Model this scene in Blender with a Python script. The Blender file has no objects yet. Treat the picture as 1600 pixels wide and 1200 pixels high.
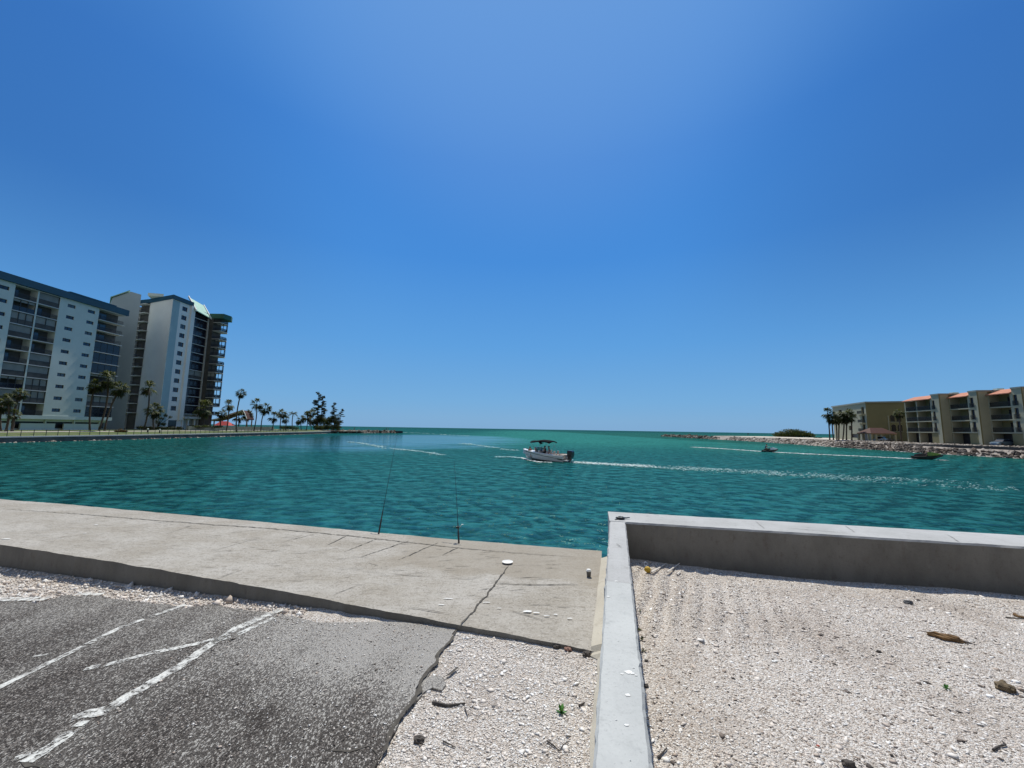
import bpy, bmesh, math, random
import numpy as np
from mathutils import Vector, Matrix, noise as mnoise

rnd = random.Random(11)
rng = np.random.default_rng(5)
R = math.radians
sc = bpy.context.scene
COL = sc.collection

# ------------------------------------------------------------------ camera
CAM_H = 1.65
FPX = 605.0
PITCH, ROLL = R(6.62), R(0.92)
fw = Vector((0, math.cos(PITCH), math.sin(PITCH)))
rt0 = Vector((1, 0, 0)); up0 = rt0.cross(fw)
rt = rt0 * math.cos(ROLL) + up0 * math.sin(ROLL)
up = -rt0 * math.sin(ROLL) + up0 * math.cos(ROLL)
EYE = Vector((0, 0, CAM_H))
cd = bpy.data.cameras.new('camera'); cam = bpy.data.objects.new('camera', cd); COL.objects.link(cam)
cd.sensor_width = 36; cd.lens = 36 * FPX / 1600; cd.clip_start = 0.05; cd.clip_end = 60000
cam.matrix_world = Matrix(((rt.x, up.x, -fw.x, 0), (rt.y, up.y, -fw.y, 0), (rt.z, up.z, -fw.z, CAM_H), (0, 0, 0, 1)))
sc.camera = cam

def at_z(x, y, z):
    """survey: the ground point of height z seen at a photo pixel"""
    d = fw + rt * ((x - 800) / FPX) + up * ((600 - y) / FPX)
    t = (z - CAM_H) / d.z
    return EYE + d * t
def at_x(x, y, X):
    d = fw + rt * ((x - 800) / FPX) + up * ((600 - y) / FPX)
    return EYE + d * (X / d.x)
def at_y(x, y, Y):
    d = fw + rt * ((x - 800) / FPX) + up * ((600 - y) / FPX)
    return EYE + d * (Y / d.y)

WATER = -1.95
def lot_z(X):                       # the parking lot falls away to the left
    return float(np.interp(X, [-16, -6.9, -4.5, -2.65, -1.1, .7], [-.55, -.29, -.215, -.14, -.055, -.014]))
def at_lot(x, y):
    p = at_z(x, y, -0.1)
    for _ in range(6): p = at_z(x, y, lot_z(p.x))
    return p

# ------------------------------------------------------------------ object helpers
ORIGIN = {}
def tag(o, label=None, cat=None, group=None, kind=None):
    if label: o['label'] = label
    if cat: o['category'] = cat
    if group: o['group'] = group
    if kind: o['kind'] = kind
    return o
def thing(name, label, cat, loc, group=None):
    o = bpy.data.objects.new(name, None); o.empty_display_size = 0.3
    COL.objects.link(o); o.location = loc; ORIGIN[o.name] = Vector(loc)
    return tag(o, label, cat, group)

class MB:
    def __init__(s, M=None):
        s.v = []; s.f = []; s.M = M or Matrix()
    def add(s, vs, fs):
        o = len(s.v)
        for p in vs: s.v.append(s.M @ Vector(p))
        for f in fs: s.f.append([i + o for i in f])
        return s
    def box(s, x0, x1, y0, y1, z0, z1):
        return s.add([(x0,y0,z0),(x1,y0,z0),(x1,y1,z0),(x0,y1,z0),(x0,y0,z1),(x1,y0,z1),(x1,y1,z1),(x0,y1,z1)],
              [(0,3,2,1),(4,5,6,7),(0,1,5,4),(1,2,6,5),(2,3,7,6),(3,0,4,7)])
    def prism(s, poly, z0, z1):
        n = len(poly)
        a = sum(poly[i][0]*poly[(i+1)%n][1]-poly[(i+1)%n][0]*poly[i][1] for i in range(n))
        if a < 0: poly = poly[::-1]
        zz0 = z0 if callable(z0) else (lambda x, y: z0)
        zz1 = z1 if callable(z1) else (lambda x, y: z1)
        vs = [(x, y, zz0(x, y)) for x, y in poly] + [(x, y, zz1(x, y)) for x, y in poly]
        fs = [tuple(range(n-1, -1, -1)), tuple(range(n, 2*n))] + [(i, (i+1)%n, n+(i+1)%n, n+i) for i in range(n)]
        return s.add(vs, fs)
    def tube(s, path, rad, n=8, cap=True):
        path = [Vector(p) for p in path]
        if not hasattr(rad, '__len__'): rad = [rad]*len(path)
        vs = []; fs = []
        ref = None
        for i, p in enumerate(path):
            d = (path[min(i+1, len(path)-1)] - path[max(i-1, 0)]).normalized()
            if ref is None:
                ref = Vector((1,0,0)) if abs(d.x) < .8 else Vector((0,1,0))
            a = (ref - d*ref.dot(d)).normalized(); b = d.cross(a); ref = a
            for k in range(n):
                t = 2*math.pi*k/n
                vs.append(p + (a*math.cos(t) + b*math.sin(t))*rad[i])
        for i in range(len(path)-1):
            for k in range(n):
                fs.append((i*n+k, i*n+(k+1)%n, (i+1)*n+(k+1)%n, (i+1)*n+k))
        if cap:
            fs.append(tuple(range(n-1, -1, -1))); fs.append(tuple(range((len(path)-1)*n, len(path)*n)))
        return s.add(vs, fs)
    def lathe(s, prof, n=16, c=(0,0,0)):
        vs = []; fs = []
        for r_, z in prof:
            for k in range(n):
                t = 2*math.pi*k/n; vs.append((c[0]+r_*math.cos(t), c[1]+r_*math.sin(t), c[2]+z))
        for i in range(len(prof)-1):
            for k in range(n): fs.append((i*n+k, i*n+(k+1)%n, (i+1)*n+(k+1)%n, (i+1)*n+k))
        fs.append(tuple(range(n-1,-1,-1))); fs.append(tuple(range((len(prof)-1)*n, len(prof)*n)))
        return s.add(vs, fs)
    def loft(s, rings, closed=True, cap=True):
        n = len(rings[0]); vs = [p for r_ in rings for p in r_]; fs = []
        for i in range(len(rings)-1):
            for k in range(n if closed else n-1):
                fs.append((i*n+k, i*n+(k+1)%n, (i+1)*n+(k+1)%n, (i+1)*n+k))
        if cap:
            fs.append(tuple(range(n-1,-1,-1))); fs.append(tuple(range((len(rings)-1)*n, len(rings)*n)))
        return s.add(vs, fs)
    def blob(s, c, r, seed=0, amp=.25, freq=1.6, nu=12, nv=8, flat=None):
        r = (r, r, r) if not hasattr(r, '__len__') else r
        vs = []; fs = []
        for j in range(nv+1):
            ph = math.pi*j/nv
            for k in range(nu):
                t = 2*math.pi*k/nu
                d = Vector((math.sin(ph)*math.cos(t), math.sin(ph)*math.sin(t), math.cos(ph)))
                q = 1 + amp*mnoise.noise(d*freq + Vector((seed*7.3, seed*3.1, seed*1.7)))*1.6
                z = c[2]+d.z*r[2]*q
                if flat is not None: z = max(z, flat)
                vs.append((c[0]+d.x*r[0]*q, c[1]+d.y*r[1]*q, z))
        for j in range(nv):
            for k in range(nu): fs.append((j*nu+k, (j+1)*nu+k, (j+1)*nu+(k+1)%nu, j*nu+(k+1)%nu))
        return s.add(vs, fs)
    def build(s, name, mat, parent=None, smooth=False, origin=None):
        me = bpy.data.meshes.new(name)
        if parent is not None: org = ORIGIN[parent.name]
        elif origin is not None: org = Vector(origin)
        else:
            xs = [p.x for p in s.v]; ys = [p.y for p in s.v]; zs = [p.z for p in s.v]
            org = Vector(((min(xs)+max(xs))/2, (min(ys)+max(ys))/2, min(zs)))
        me.from_pydata([tuple(p-org) for p in s.v], [], s.f); me.update()
        if smooth: me.shade_smooth()
        mats = mat if isinstance(mat, (list, tuple)) else [mat]
        for m in mats: me.materials.append(m)
        o = bpy.data.objects.new(name, me); COL.objects.link(o)
        ORIGIN[o.name] = org
        if parent is not None:
            o.parent = parent
        else: o.location = org
        return o

def np_mesh(name, verts, faces, mat, parent=None, smooth=False, tone=None):
    """verts (n,3), faces (m,k) arrays -> object; tone = per-vertex float attribute"""
    me = bpy.data.meshes.new(name)
    k = faces.shape[1]
    me.vertices.add(len(verts)); me.vertices.foreach_set('co', np.asarray(verts, np.float32).ravel())
    me.loops.add(faces.size); me.loops.foreach_set('vertex_index', faces.astype(np.int32).ravel())
    me.polygons.add(len(faces)); me.polygons.foreach_set('loop_start', np.arange(len(faces), dtype=np.int32)*k)
    if tone is not None:
        a = me.attributes.new('tone', 'FLOAT', 'POINT'); a.data.foreach_set('value', np.asarray(tone, np.float32))
    me.update(calc_edges=True); me.validate()
    if smooth: me.shade_smooth()
    me.materials.append(mat)
    o = bpy.data.objects.new(name, me); COL.objects.link(o)
    ORIGIN[o.name] = Vector((0,0,0))
    if parent is not None: o.parent = parent; ORIGIN[o.name] = ORIGIN[parent.name]
    return o

def frame(P, Q, z=0):
    """local x from P to Q on the ground, local y to its left, z up"""
    P = Vector((P[0], P[1], z)); d = (Vector((Q[0], Q[1], z))-P).normalized()
    n = Vector((-d.y, d.x, 0))
    return Matrix(((d.x, n.x, 0, P.x), (d.y, n.y, 0, P.y), (0, 0, 1, P.z), (0, 0, 0, 1)))

def child_copy(o, parent, loc=None, rotz=0, scale=None):
    c = o.copy(); COL.objects.link(c); c.parent = parent
    if loc is not None: c.location = loc
    if rotz: c.rotation_euler.z = rotz
    if scale: c.scale = scale
    return c

# ------------------------------------------------------------------ materials
class NT:
    def __init__(s, name):
        s.m = bpy.data.materials.new(name); s.m.use_nodes = True; s.t = s.m.node_tree
        s.b = s.t.nodes['Principled BSDF']; s.out = s.t.nodes['Material Output']
        s._pos = None
    def n(s, typ, ins=None, **kw):
        nd = s.t.nodes.new('ShaderNode'+typ)
        for k, v in kw.items(): setattr(nd, k, v)
        for k, v in (ins or {}).items(): s.set(nd.inputs[k], v)
        return nd
    def set(s, sock, v):
        if isinstance(v, bpy.types.NodeSocket): s.t.links.new(v, sock)
        else:
            if sock.type == 'RGBA' and len(v) == 3: v = (*v, 1)
            sock.default_value = v
    def pos(s, obj=False):
        if obj: return s.n('TexCoord').outputs['Object']
        if s._pos is None: s._pos = s.n('NewGeometry').outputs['Position']
        return s._pos
    def noise(s, scale, detail=4, rough=.55, vec=None, dist=0.):
        return s.n('TexNoise', {'Vector': vec or s.pos(), 'Scale': scale, 'Detail': detail, 'Roughness': rough, 'Distortion': dist}).outputs['Fac']
    def vor(s, scale, vec=None, feature='F1', out='Distance', rand=1.0):
        return s.n('TexVoronoi', {'Vector': vec or s.pos(), 'Scale': scale, 'Randomness': rand}, feature=feature).outputs[out]
    def math(s, op, a, b=0., c=None, clamp=False):
        nd = s.n('Math', operation=op, use_clamp=clamp); s.set(nd.inputs[0], a); s.set(nd.inputs[1], b)
        if c is not None: s.set(nd.inputs[2], c)
        return nd.outputs[0]
    def rng(s, v, a, b, c=0., d=1.):
        return s.n('MapRange', {'Value': v, 'From Min': a, 'From Max': b, 'To Min': c, 'To Max': d}, interpolation_type='SMOOTHSTEP').outputs[0]
    def mix(s, f, a, b, mode='MIX'):
        nd = s.n('Mix', data_type='RGBA', blend_type=mode)
        s.set(nd.inputs[0], f); s.set(nd.inputs[6], a); s.set(nd.inputs[7], b)
        return nd.outputs[2]
    def ramp(s, f, stops, const=False):
        nd = s.n('ValToRGB', {'Fac': f}); cr = nd.color_ramp
        if const: cr.interpolation = 'CONSTANT'
        while len(cr.elements) < len(stops): cr.elements.new(.5)
        for e, (p, c) in zip(cr.elements, stops): e.position = p; e.color = (*c, 1) if len(c) == 3 else c
        return nd.outputs['Color']
    def scalev(s, vec, x, y, z):
        nd = s.n('VectorMath', {0: vec, 1: (x, y, z)}, operation='MULTIPLY'); return nd.outputs[0]
    def bump(s, h, strength=.5, dist=.01, normal=None):
        nd = s.n('Bump', {'Height': h, 'Strength': strength, 'Distance': dist})
        if normal is not None: s.set(nd.inputs['Normal'], normal)
        return nd.outputs['Normal']
    def p(s, **kw):
        for k, v in kw.items(): s.set(s.b.inputs[k.replace('_', ' ')], v)
        return s.m

def simple(name, a, b=None, rough=.6, scale=3., bump=0., obj=True, metallic=0., spec=.5, detail=4, coat=0.):
    """two-tone noise-mottled surface"""
    t = NT(name); v = t.pos(obj)
    b = b or tuple(c*.8 for c in a)
    n = t.noise(scale, detail, .6, v)
    c = t.mix(t.rng(n, .3, .7), a, b)
    t.p(Base_Color=c, Roughness=rough, Metallic=metallic, Specular_IOR_Level=spec, Coat_Weight=coat)
    if bump: t.p(Normal=t.bump(t.noise(scale*6, 5, .6, v), .6, bump))
    return t.m
SKY = (1.0, 0.0, 3.0, 0.06, 0.94)
SKYRAMP = [(0, (114,165,211)), (1.5, (117,168,213)), (4, (110,168,218)), (12, (90,158,222)), (24, (68,140,218)), (36, (64,133,214)), (50, (82,143,216)), (62, (100,150,214)), (90, (70,120,200))]
# ================================================================== MATERIALS
def m_concrete(name, a, b, c, streak=(1, 1, 1), bump=.004, fine=60, damp=False, gr=.12):
    t = NT(name); v = t.pos()
    big = t.noise(1.1, 6, .65, t.scalev(v, *streak)); sm = t.noise(9, 5, .7, t.scalev(v, *streak)); fi = t.noise(fine, 3, .7)
    fl_ = t.noise(26, 4, .7, t.scalev(v, .35, 1, 1)) if damp else fi
    col = t.mix(t.rng(big, .32, .68), a, b)
    if damp: col = t.mix(t.math('MULTIPLY', t.rng(fl_, .50, .68), .55), col, tuple(x*.8 for x in c))
    col = t.mix(t.math('MULTIPLY', t.rng(sm, .52, .75), .55), col, c)
    col = t.mix(t.math('MULTIPLY', t.rng(fi, .55, .8), .5), col, tuple(x*.55 for x in c))
    pit = t.vor(38, out='Distance'); pits = t.rng(pit, .02, .12, 1, 0)
    pitm = t.math('MULTIPLY', pits, t.rng(t.noise(3.), .5, .62))
    col = t.mix(t.math('MULTIPLY', pitm, .6), col, tuple(x*.3 for x in a))
    grit = t.vor(85, out='Color'); gv = t.n('SeparateColor', {'Color': grit}).outputs[0]
    col = t.mix(t.math('MULTIPLY', t.rng(gv, .80, .95), .65*gr), col, tuple(x*.5 for x in b)); col = t.mix(t.math('MULTIPLY', t.rng(gv, .2, .05), .4*gr), col, tuple(min(1, x*1.35) for x in a))
    if damp:
        xy = t.n('SeparateXYZ', {0: v}).outputs; wob = t.math('MULTIPLY', t.math('SUBTRACT', big, .5), 1.1)
        mk = t.math('MULTIPLY', t.rng(t.math('ADD', xy[0], wob), -1.7, -1.1), t.rng(t.math('ADD', t.math('ADD', xy[1], t.math('MULTIPLY', xy[0], .27)), wob), 4.45, 4.75))
        col = t.mix(t.math('MULTIPLY', mk, .55), col, (.27, .235, .185))
    h = t.math('ADD', t.math('MULTIPLY', sm, .6), t.math('MULTIPLY', fi, .35)); h = t.math('SUBTRACT', h, t.math('MULTIPLY', pitm, .6))
    return t.p(Base_Color=col, Roughness=.92, Specular_IOR_Level=.25, Normal=t.bump(h, .7, bump))
M_slab = m_concrete('slab_concrete', (.41,.385,.345), (.315,.285,.24), (.23,.20,.16), (1, 1.8, 1), bump=.008, damp=True, gr=.7)
M_cap = m_concrete('sea_wall_concrete', (.46,.46,.455), (.37,.37,.36), (.26,.25,.24))
M_face_shade = m_concrete('shaded_wall_concrete', (.205,.20,.188), (.145,.14,.131), (.115,.095,.082), (1.6, 1.6, .9))  # stained concrete with the shade of upright faces put into its colour
M_wall = m_concrete('wall_concrete', (.51,.52,.505), (.42,.43,.42), (.31,.32,.315), bump=.003)
M_fillet = m_concrete('mortar', (.50,.46,.38), (.42,.38,.31), (.32,.28,.22), bump=.006)
M_crack = simple('crack_dirt', (.055,.048,.04), (.10,.09,.075), .95, 25)
M_stain = simple('white_dropping', (.80,.80,.78), (.70,.69,.66), .8, 40)
M_paint = None

def m_gravel():
    t = NT('shell_gravel')
    c1 = t.vor(105, out='Color'); sep = t.n('SeparateColor', {'Color': c1}).outputs
    col = t.ramp(sep[0], [(0, (.14,.12,.10)), (.07, (.33,.28,.235)), (.2, (.54,.47,.405)), (.5, (.65,.585,.52)), (.78, (.73,.68,.625)), (1, (.83,.81,.78))])
    big = t.noise(1.3, 5, .6)
    col = t.mix(t.math('MULTIPLY', t.rng(big, .45, .7), .5), col, (.40,.335,.28)); col = t.mix(t.math('MULTIPLY', t.rng(t.noise(5., 5, .7), .58, .7), .55), col, (.22,.18,.145))
    d = t.vor(105); d2 = t.vor(210)
    h = t.math('ADD', t.math('MULTIPLY', d, -1.), t.math('MULTIPLY', d2, -.5))
    return t.p(Base_Color=col, Roughness=.95, Specular_IOR_Level=.2, Normal=t.bump(h, .9, .012))
M_gravel = m_gravel()

def m_tone(name, stops, rough=.8, obj_noise=None):
    t = NT(name); a = t.n('Attribute', attribute_name='tone').outputs['Fac']
    col = t.ramp(a, stops)
    return t.p(Base_Color=col, Roughness=rough, Specular_IOR_Level=.3)
M_pebble = m_tone('shell_pebbles', [(0,(.05,.042,.038)),(.05,(.13,.105,.09)),(.10,(.42,.34,.28)),(.35,(.64,.565,.50)),(.62,(.73,.67,.61)),(.85,(.80,.77,.73)),(1,(.88,.87,.85))])

def m_asphalt():
    t = NT('asphalt'); v = t.pos()
    c = t.n('SeparateColor', {'Color': t.vor(170, t.scalev(v, 1, .6, 1), out='Color')}).outputs
    base = t.ramp(c[0], [(0,(.020,.016,.014)), (.40,(.050,.042,.036)), (.68,(.095,.081,.070)), (.86,(.22,.195,.175)), (1,(.50,.47,.43))])
    # wheel-worn streaks along the bays and pale dust washed in from the gravel
    st = t.n('VectorRotate', {'Vector': v, 'Angle': R(7)}, rotation_type='Z_AXIS').outputs[0]
    streak = t.math('ADD', t.math('MULTIPLY', t.noise(3.2, 5, .65, t.scalev(st, 1, .16, 1)), .7), t.math('MULTIPLY', t.noise(.9, 4, .6), .3))
    base = t.mix(t.math('MULTIPLY', t.rng(streak, .40, .66), .85), base, (.10,.09,.08))
    base = t.mix(t.math('MULTIPLY', t.rng(t.noise(1.3, 5, .65), .54, .66), .75), base, (.030,.023,.018))
    x = t.n('SeparateXYZ', {0: v}).outputs
    dd = t.math('ADD', t.math('MULTIPLY', x[0], .30), x[1])           # distance from the slab edge
    dust = t.rng(t.math('ADD', dd, t.math('MULTIPLY', t.noise(2., 6, .65), 1.1)), 2.55, 3.6)
    right = t.rng(x[0], -2.6, -1.0)
    dust = t.math('MULTIPLY', dust, t.math('ADD', .25, t.math('MULTIPLY', right, .75)))
    fleck = t.n('SeparateColor', {'Color': t.vor(150, t.scalev(v, 1, .55, 1), out='Color')}).outputs[1]
    fl = t.rng(t.math('ADD', t.math('ADD', fleck, t.math('MULTIPLY', dust, .75)), t.math('MULTIPLY', t.math('SUBTRACT', streak, .5), 1.3)), .86, .98)
    base = t.mix(fl, base, (.44,.42,.385))
    base = t.mix(t.math('MULTIPLY', dust, .62), base, (.36,.34,.315))
    h = t.math('MULTIPLY', t.vor(140), -1.)
    return t.p(Base_Color=base, Roughness=.9, Specular_IOR_Level=.3, Normal=t.bump(h, .9, .010))
M_asphalt = m_asphalt()
def m_paint():
    t = NT('worn_line_paint')
    n = t.noise(14, 5, .7); n2 = t.noise(70, 3, .7)
    f = t.rng(t.math('ADD', n, t.math('MULTIPLY', n2, .5)), .62, .86)
    n3 = t.noise(38, 4, .75); al = t.rng(t.math('ADD', n3, t.math('MULTIPLY', t.math('SUBTRACT', n, .5), .7)), .62, .50)
    return t.p(Base_Color=t.mix(f, (.66,.66,.62), (.34,.33,.31)), Roughness=.85, Alpha=al, Normal=t.bump(t.vor(95), .6, .004))
M_paint = m_paint()

def m_water():
    t = NT('sea_water'); v = t.pos(); xyz = t.n('SeparateXYZ', {0: v}).outputs; x, y = xyz[0], xyz[1]
    lo = t.noise(.018, 4, .55, t.scalev(v, 1, .55, 0)); mid = t.noise(.11, 4, .6, t.scalev(v, .5, 1, 0))
    near = (.0012, .062, .055); teal = (.0035, .094, .096); green = (.055, .35, .29); lgreen = (.004, .050, .034); far = (.002, .060, .070)
    col = t.mix(t.rng(t.math('ADD', y, t.math('MULTIPLY', mid, 26)), 14, 60), near, teal)
    # shallow sandbar: green band in the mouth of the pass
    g = t.math('MULTIPLY', t.rng(t.math('ADD', y, t.math('MULTIPLY', lo, 120)), 105, 190), t.rng(t.math('ADD', x, t.math('MULTIPLY', lo, 90)), -15, 55))
    col = t.mix(g, col, green)
    # shallow edge by the right bank
    s1 = t.rng(t.math('ADD', x, t.math('MULTIPLY', mid, 14)), 74, 90)
    col = t.mix(t.math('MULTIPLY', s1, .85), col, (.018, .105, .058))
    s2 = t.math('MULTIPLY', t.rng(t.math('ADD', x, t.math('MULTIPLY', lo, 20)), -14, -42), t.rng(y, 150, 60))  # left water darker green: reflection of the buildings painted into the colour
    col = t.mix(t.math('MULTIPLY', s2, .9), col, lgreen)
    fd = t.rng(t.math('ADD', y, t.math('MULTIPLY', lo, 500)), 600, 1500)
    col = t.mix(fd, col, far)
    col = t.mix(t.math('MULTIPLY', t.rng(mid, .45, .7), .35), col, tuple(.6*c for c in near), 'MIX')
    # light through crests and dark troughs painted into the colour by height
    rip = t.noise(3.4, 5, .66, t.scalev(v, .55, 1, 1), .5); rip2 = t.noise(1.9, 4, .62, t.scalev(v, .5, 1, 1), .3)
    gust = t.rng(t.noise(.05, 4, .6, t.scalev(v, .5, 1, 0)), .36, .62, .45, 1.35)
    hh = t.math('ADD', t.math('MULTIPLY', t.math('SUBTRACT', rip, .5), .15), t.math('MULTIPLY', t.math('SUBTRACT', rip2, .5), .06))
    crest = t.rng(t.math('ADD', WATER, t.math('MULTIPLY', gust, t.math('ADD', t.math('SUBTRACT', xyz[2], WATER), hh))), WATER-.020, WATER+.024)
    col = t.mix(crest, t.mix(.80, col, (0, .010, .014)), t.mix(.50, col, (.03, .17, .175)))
    # smooth patch stirred by the boat, where the swell lies flat
    dx = t.math('DIVIDE', t.math('ADD', x, 33), 38); dy = t.math('DIVIDE', t.math('SUBTRACT', y, 128), 75)
    d2 = t.math('ADD', t.math('MULTIPLY', dx, dx), t.math('MULTIPLY', dy, dy))
    slick = t.rng(t.math('ADD', d2, t.math('MULTIPLY', t.math('SUBTRACT', mid, .5), 1.6)), 1.45, .25)
    w1 = t.noise(2.6, 4, .62, t.scalev(v, .6, 1, 1), .4); w2 = t.noise(6.5, 3, .6, t.scalev(v, .7, 1, 1), .4); w3 = t.noise(.5, 3, .55, t.scalev(v, .5, 1, 1))
    dist = t.n('VectorMath', {0: v}, operation='LENGTH').outputs['Value']
    farw = t.rng(dist, 25, 90)
    h = t.math('ADD', t.math('MULTIPLY', w1, .085), t.math('MULTIPLY', w2, .026))
    h = t.math('ADD', h, t.math('MULTIPLY', t.math('MULTIPLY', w3, farw), .36))
    h = t.math('MULTIPLY', h, t.math('SUBTRACT', 1., t.math('MULTIPLY', slick, .72)))
    # a ruffled sea never mirrors fully at grazing angles: its facets lean towards the viewer
    nrm = t.bump(h, 1., 1.0)
    cap = t.math('ADD', t.math('SUBTRACT', .30, t.math('MULTIPLY', t.rng(dist, 10, 120), .18)), t.math('MULTIPLY', slick, .42))
    fr = t.math('MINIMUM', t.n('Fresnel', {'IOR': 1.333, 'Normal': nrm}).outputs[0], cap)
    df = t.n('BsdfDiffuse', {'Color': col, 'Normal': nrm}); gl = t.n('BsdfGlossy', {'Color': t.mix(slick, (.55, .86, .60), (.85, 1, 1)), 'Roughness': .04, 'Normal': nrm})
    mx = t.n('MixShader', {0: fr, 1: df.outputs[0], 2: gl.outputs[0]}); t.t.links.new(mx.outputs[0], t.out.inputs['Surface']); t.t.nodes.remove(t.b); return t.m
M_water = m_water()
def lacy(m):
    """open froth: water shows through the holes"""
    t = m.node_tree; b = t.nodes['Principled BSDF']; g = t.nodes.new('ShaderNodeNewGeometry'); n = t.nodes.new('ShaderNodeTexNoise'); n.inputs['Scale'].default_value = 3.2; n.inputs['Detail'].default_value = 6; n.inputs['Roughness'].default_value = .7
    r_ = t.nodes.new('ShaderNodeMapRange'); r_.inputs['From Min'].default_value = .42; r_.inputs['From Max'].default_value = .62; r_.inputs['To Max'].default_value = .95
    t.links.new(g.outputs['Position'], n.inputs['Vector']); t.links.new(n.outputs['Fac'], r_.inputs['Value']); t.links.new(r_.outputs[0], b.inputs['Alpha']); return m
M_foam2 = simple('thin_sea_foam', (.40,.57,.59), (.24,.42,.44), .9, 3)
M_foam = lacy(simple('sea_foam', (.80,.83,.83), (.62,.70,.71), .9, 6)); lacy(M_foam2)

def m_obj(name, cols, rough=.9, scale=2., bump=.05):
    """stone whose tint differs from copy to copy"""
    t = NT(name); r_ = t.n('ObjectInfo').outputs['Random']; v = t.pos(True)
    base = t.ramp(r_, [(i/(len(cols)-1), c) for i, c in enumerate(cols)])
    n = t.noise(scale, 6, .65, v)
    col = t.mix(t.rng(n, .35, .7), base, tuple(.45*sum(c[i] for c in cols)/len(cols) for i in range(3)))
    return t.p(Base_Color=col, Roughness=rough, Specular_IOR_Level=.25, Normal=t.bump(t.noise(scale*4, 5, .65, v), .8, bump))
M_rock = m_obj('boulder_stone', [(.10,.082,.068), (.20,.15,.115), (.155,.13,.112), (.25,.20,.16), (.075,.065,.058), (.19,.165,.15)])
M_rock_r = m_tone('rubble_stone', [(0,(.10,.085,.07)),(.5,(.30,.26,.22)),(1,(.50,.45,.40))], .95)
M_lawn = simple('lawn_grass', (.05,.095,.016), (.10,.115,.03), .95, .35, obj=False, detail=7)
M_sand = simple('beach_sand', (.62,.56,.47), (.50,.44,.36), .95, .4, obj=False)
M_path = simple('pale_path', (.42,.39,.35), (.34,.31,.28), .95, .8, obj=False)
M_bank = simple('bank_rubble', (.36,.32,.28), (.20,.17,.15), .95, 1.6, obj=False, bump=.06)

# ================================================================== SETTING: sea
LAM = np.exp(np.linspace(math.log(.22), math.log(2.3), 64))
_th = rng.normal(R(-94), R(50), 64)                               # the chop runs in from the open sea
_ph = rng.uniform(0, 2*math.pi, 64)
_amp = .0185*LAM/(2*math.pi)*(.55+1.3*np.exp(-((np.log(LAM)-math.log(.5))/.45)**2))
def wave(x, y, cell):
    z = np.zeros_like(x)
    for l, th, ph, a in zip(LAM, _th, _ph, _amp):
        k = 2*math.pi/l
        att = np.clip((l/cell-2.2)/1.8, 0, 1)
        s = np.sin(k*(x*math.cos(th)+y*math.sin(th))+ph)
        z += a*att*s
    calm = np.clip(1-np.exp(-(((x+33)/42)**2+((y-128)/80)**2))*.7, 0, 1)
    z *= calm
    return z + 1.6*np.clip(z, 0, None)**2*2.0
def build_sea():
    rr = np.concatenate([np.exp(np.linspace(math.log(3.2), math.log(420), 640)), np.exp(np.linspace(math.log(432), math.log(26000), 60))])
    tt = np.linspace(R(-72), R(72), 640)
    A, Rr = np.meshgrid(tt, rr)
    X = Rr*np.sin(A); Y = Rr*np.cos(A)
    cell = np.maximum(Rr*(tt[1]-tt[0]), Rr*.0078)
    Z = WATER + wave(X, Y, cell)
    nr, nt_ = X.shape
    idx = np.arange(nr*nt_).reshape(nr, nt_)
    F = np.stack([idx[:-1, :-1], idx[:-1, 1:], idx[1:, 1:], idx[1:, :-1]], -1).reshape(-1, 4)[:, ::-1]
    o = np_mesh('water', np.stack([X, Y, Z], -1).reshape(-1, 3), F, M_water, smooth=True)
    tag(o, 'teal green sea water filling the pass out to the horizon', 'water', kind='structure')
build_sea()

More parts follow.
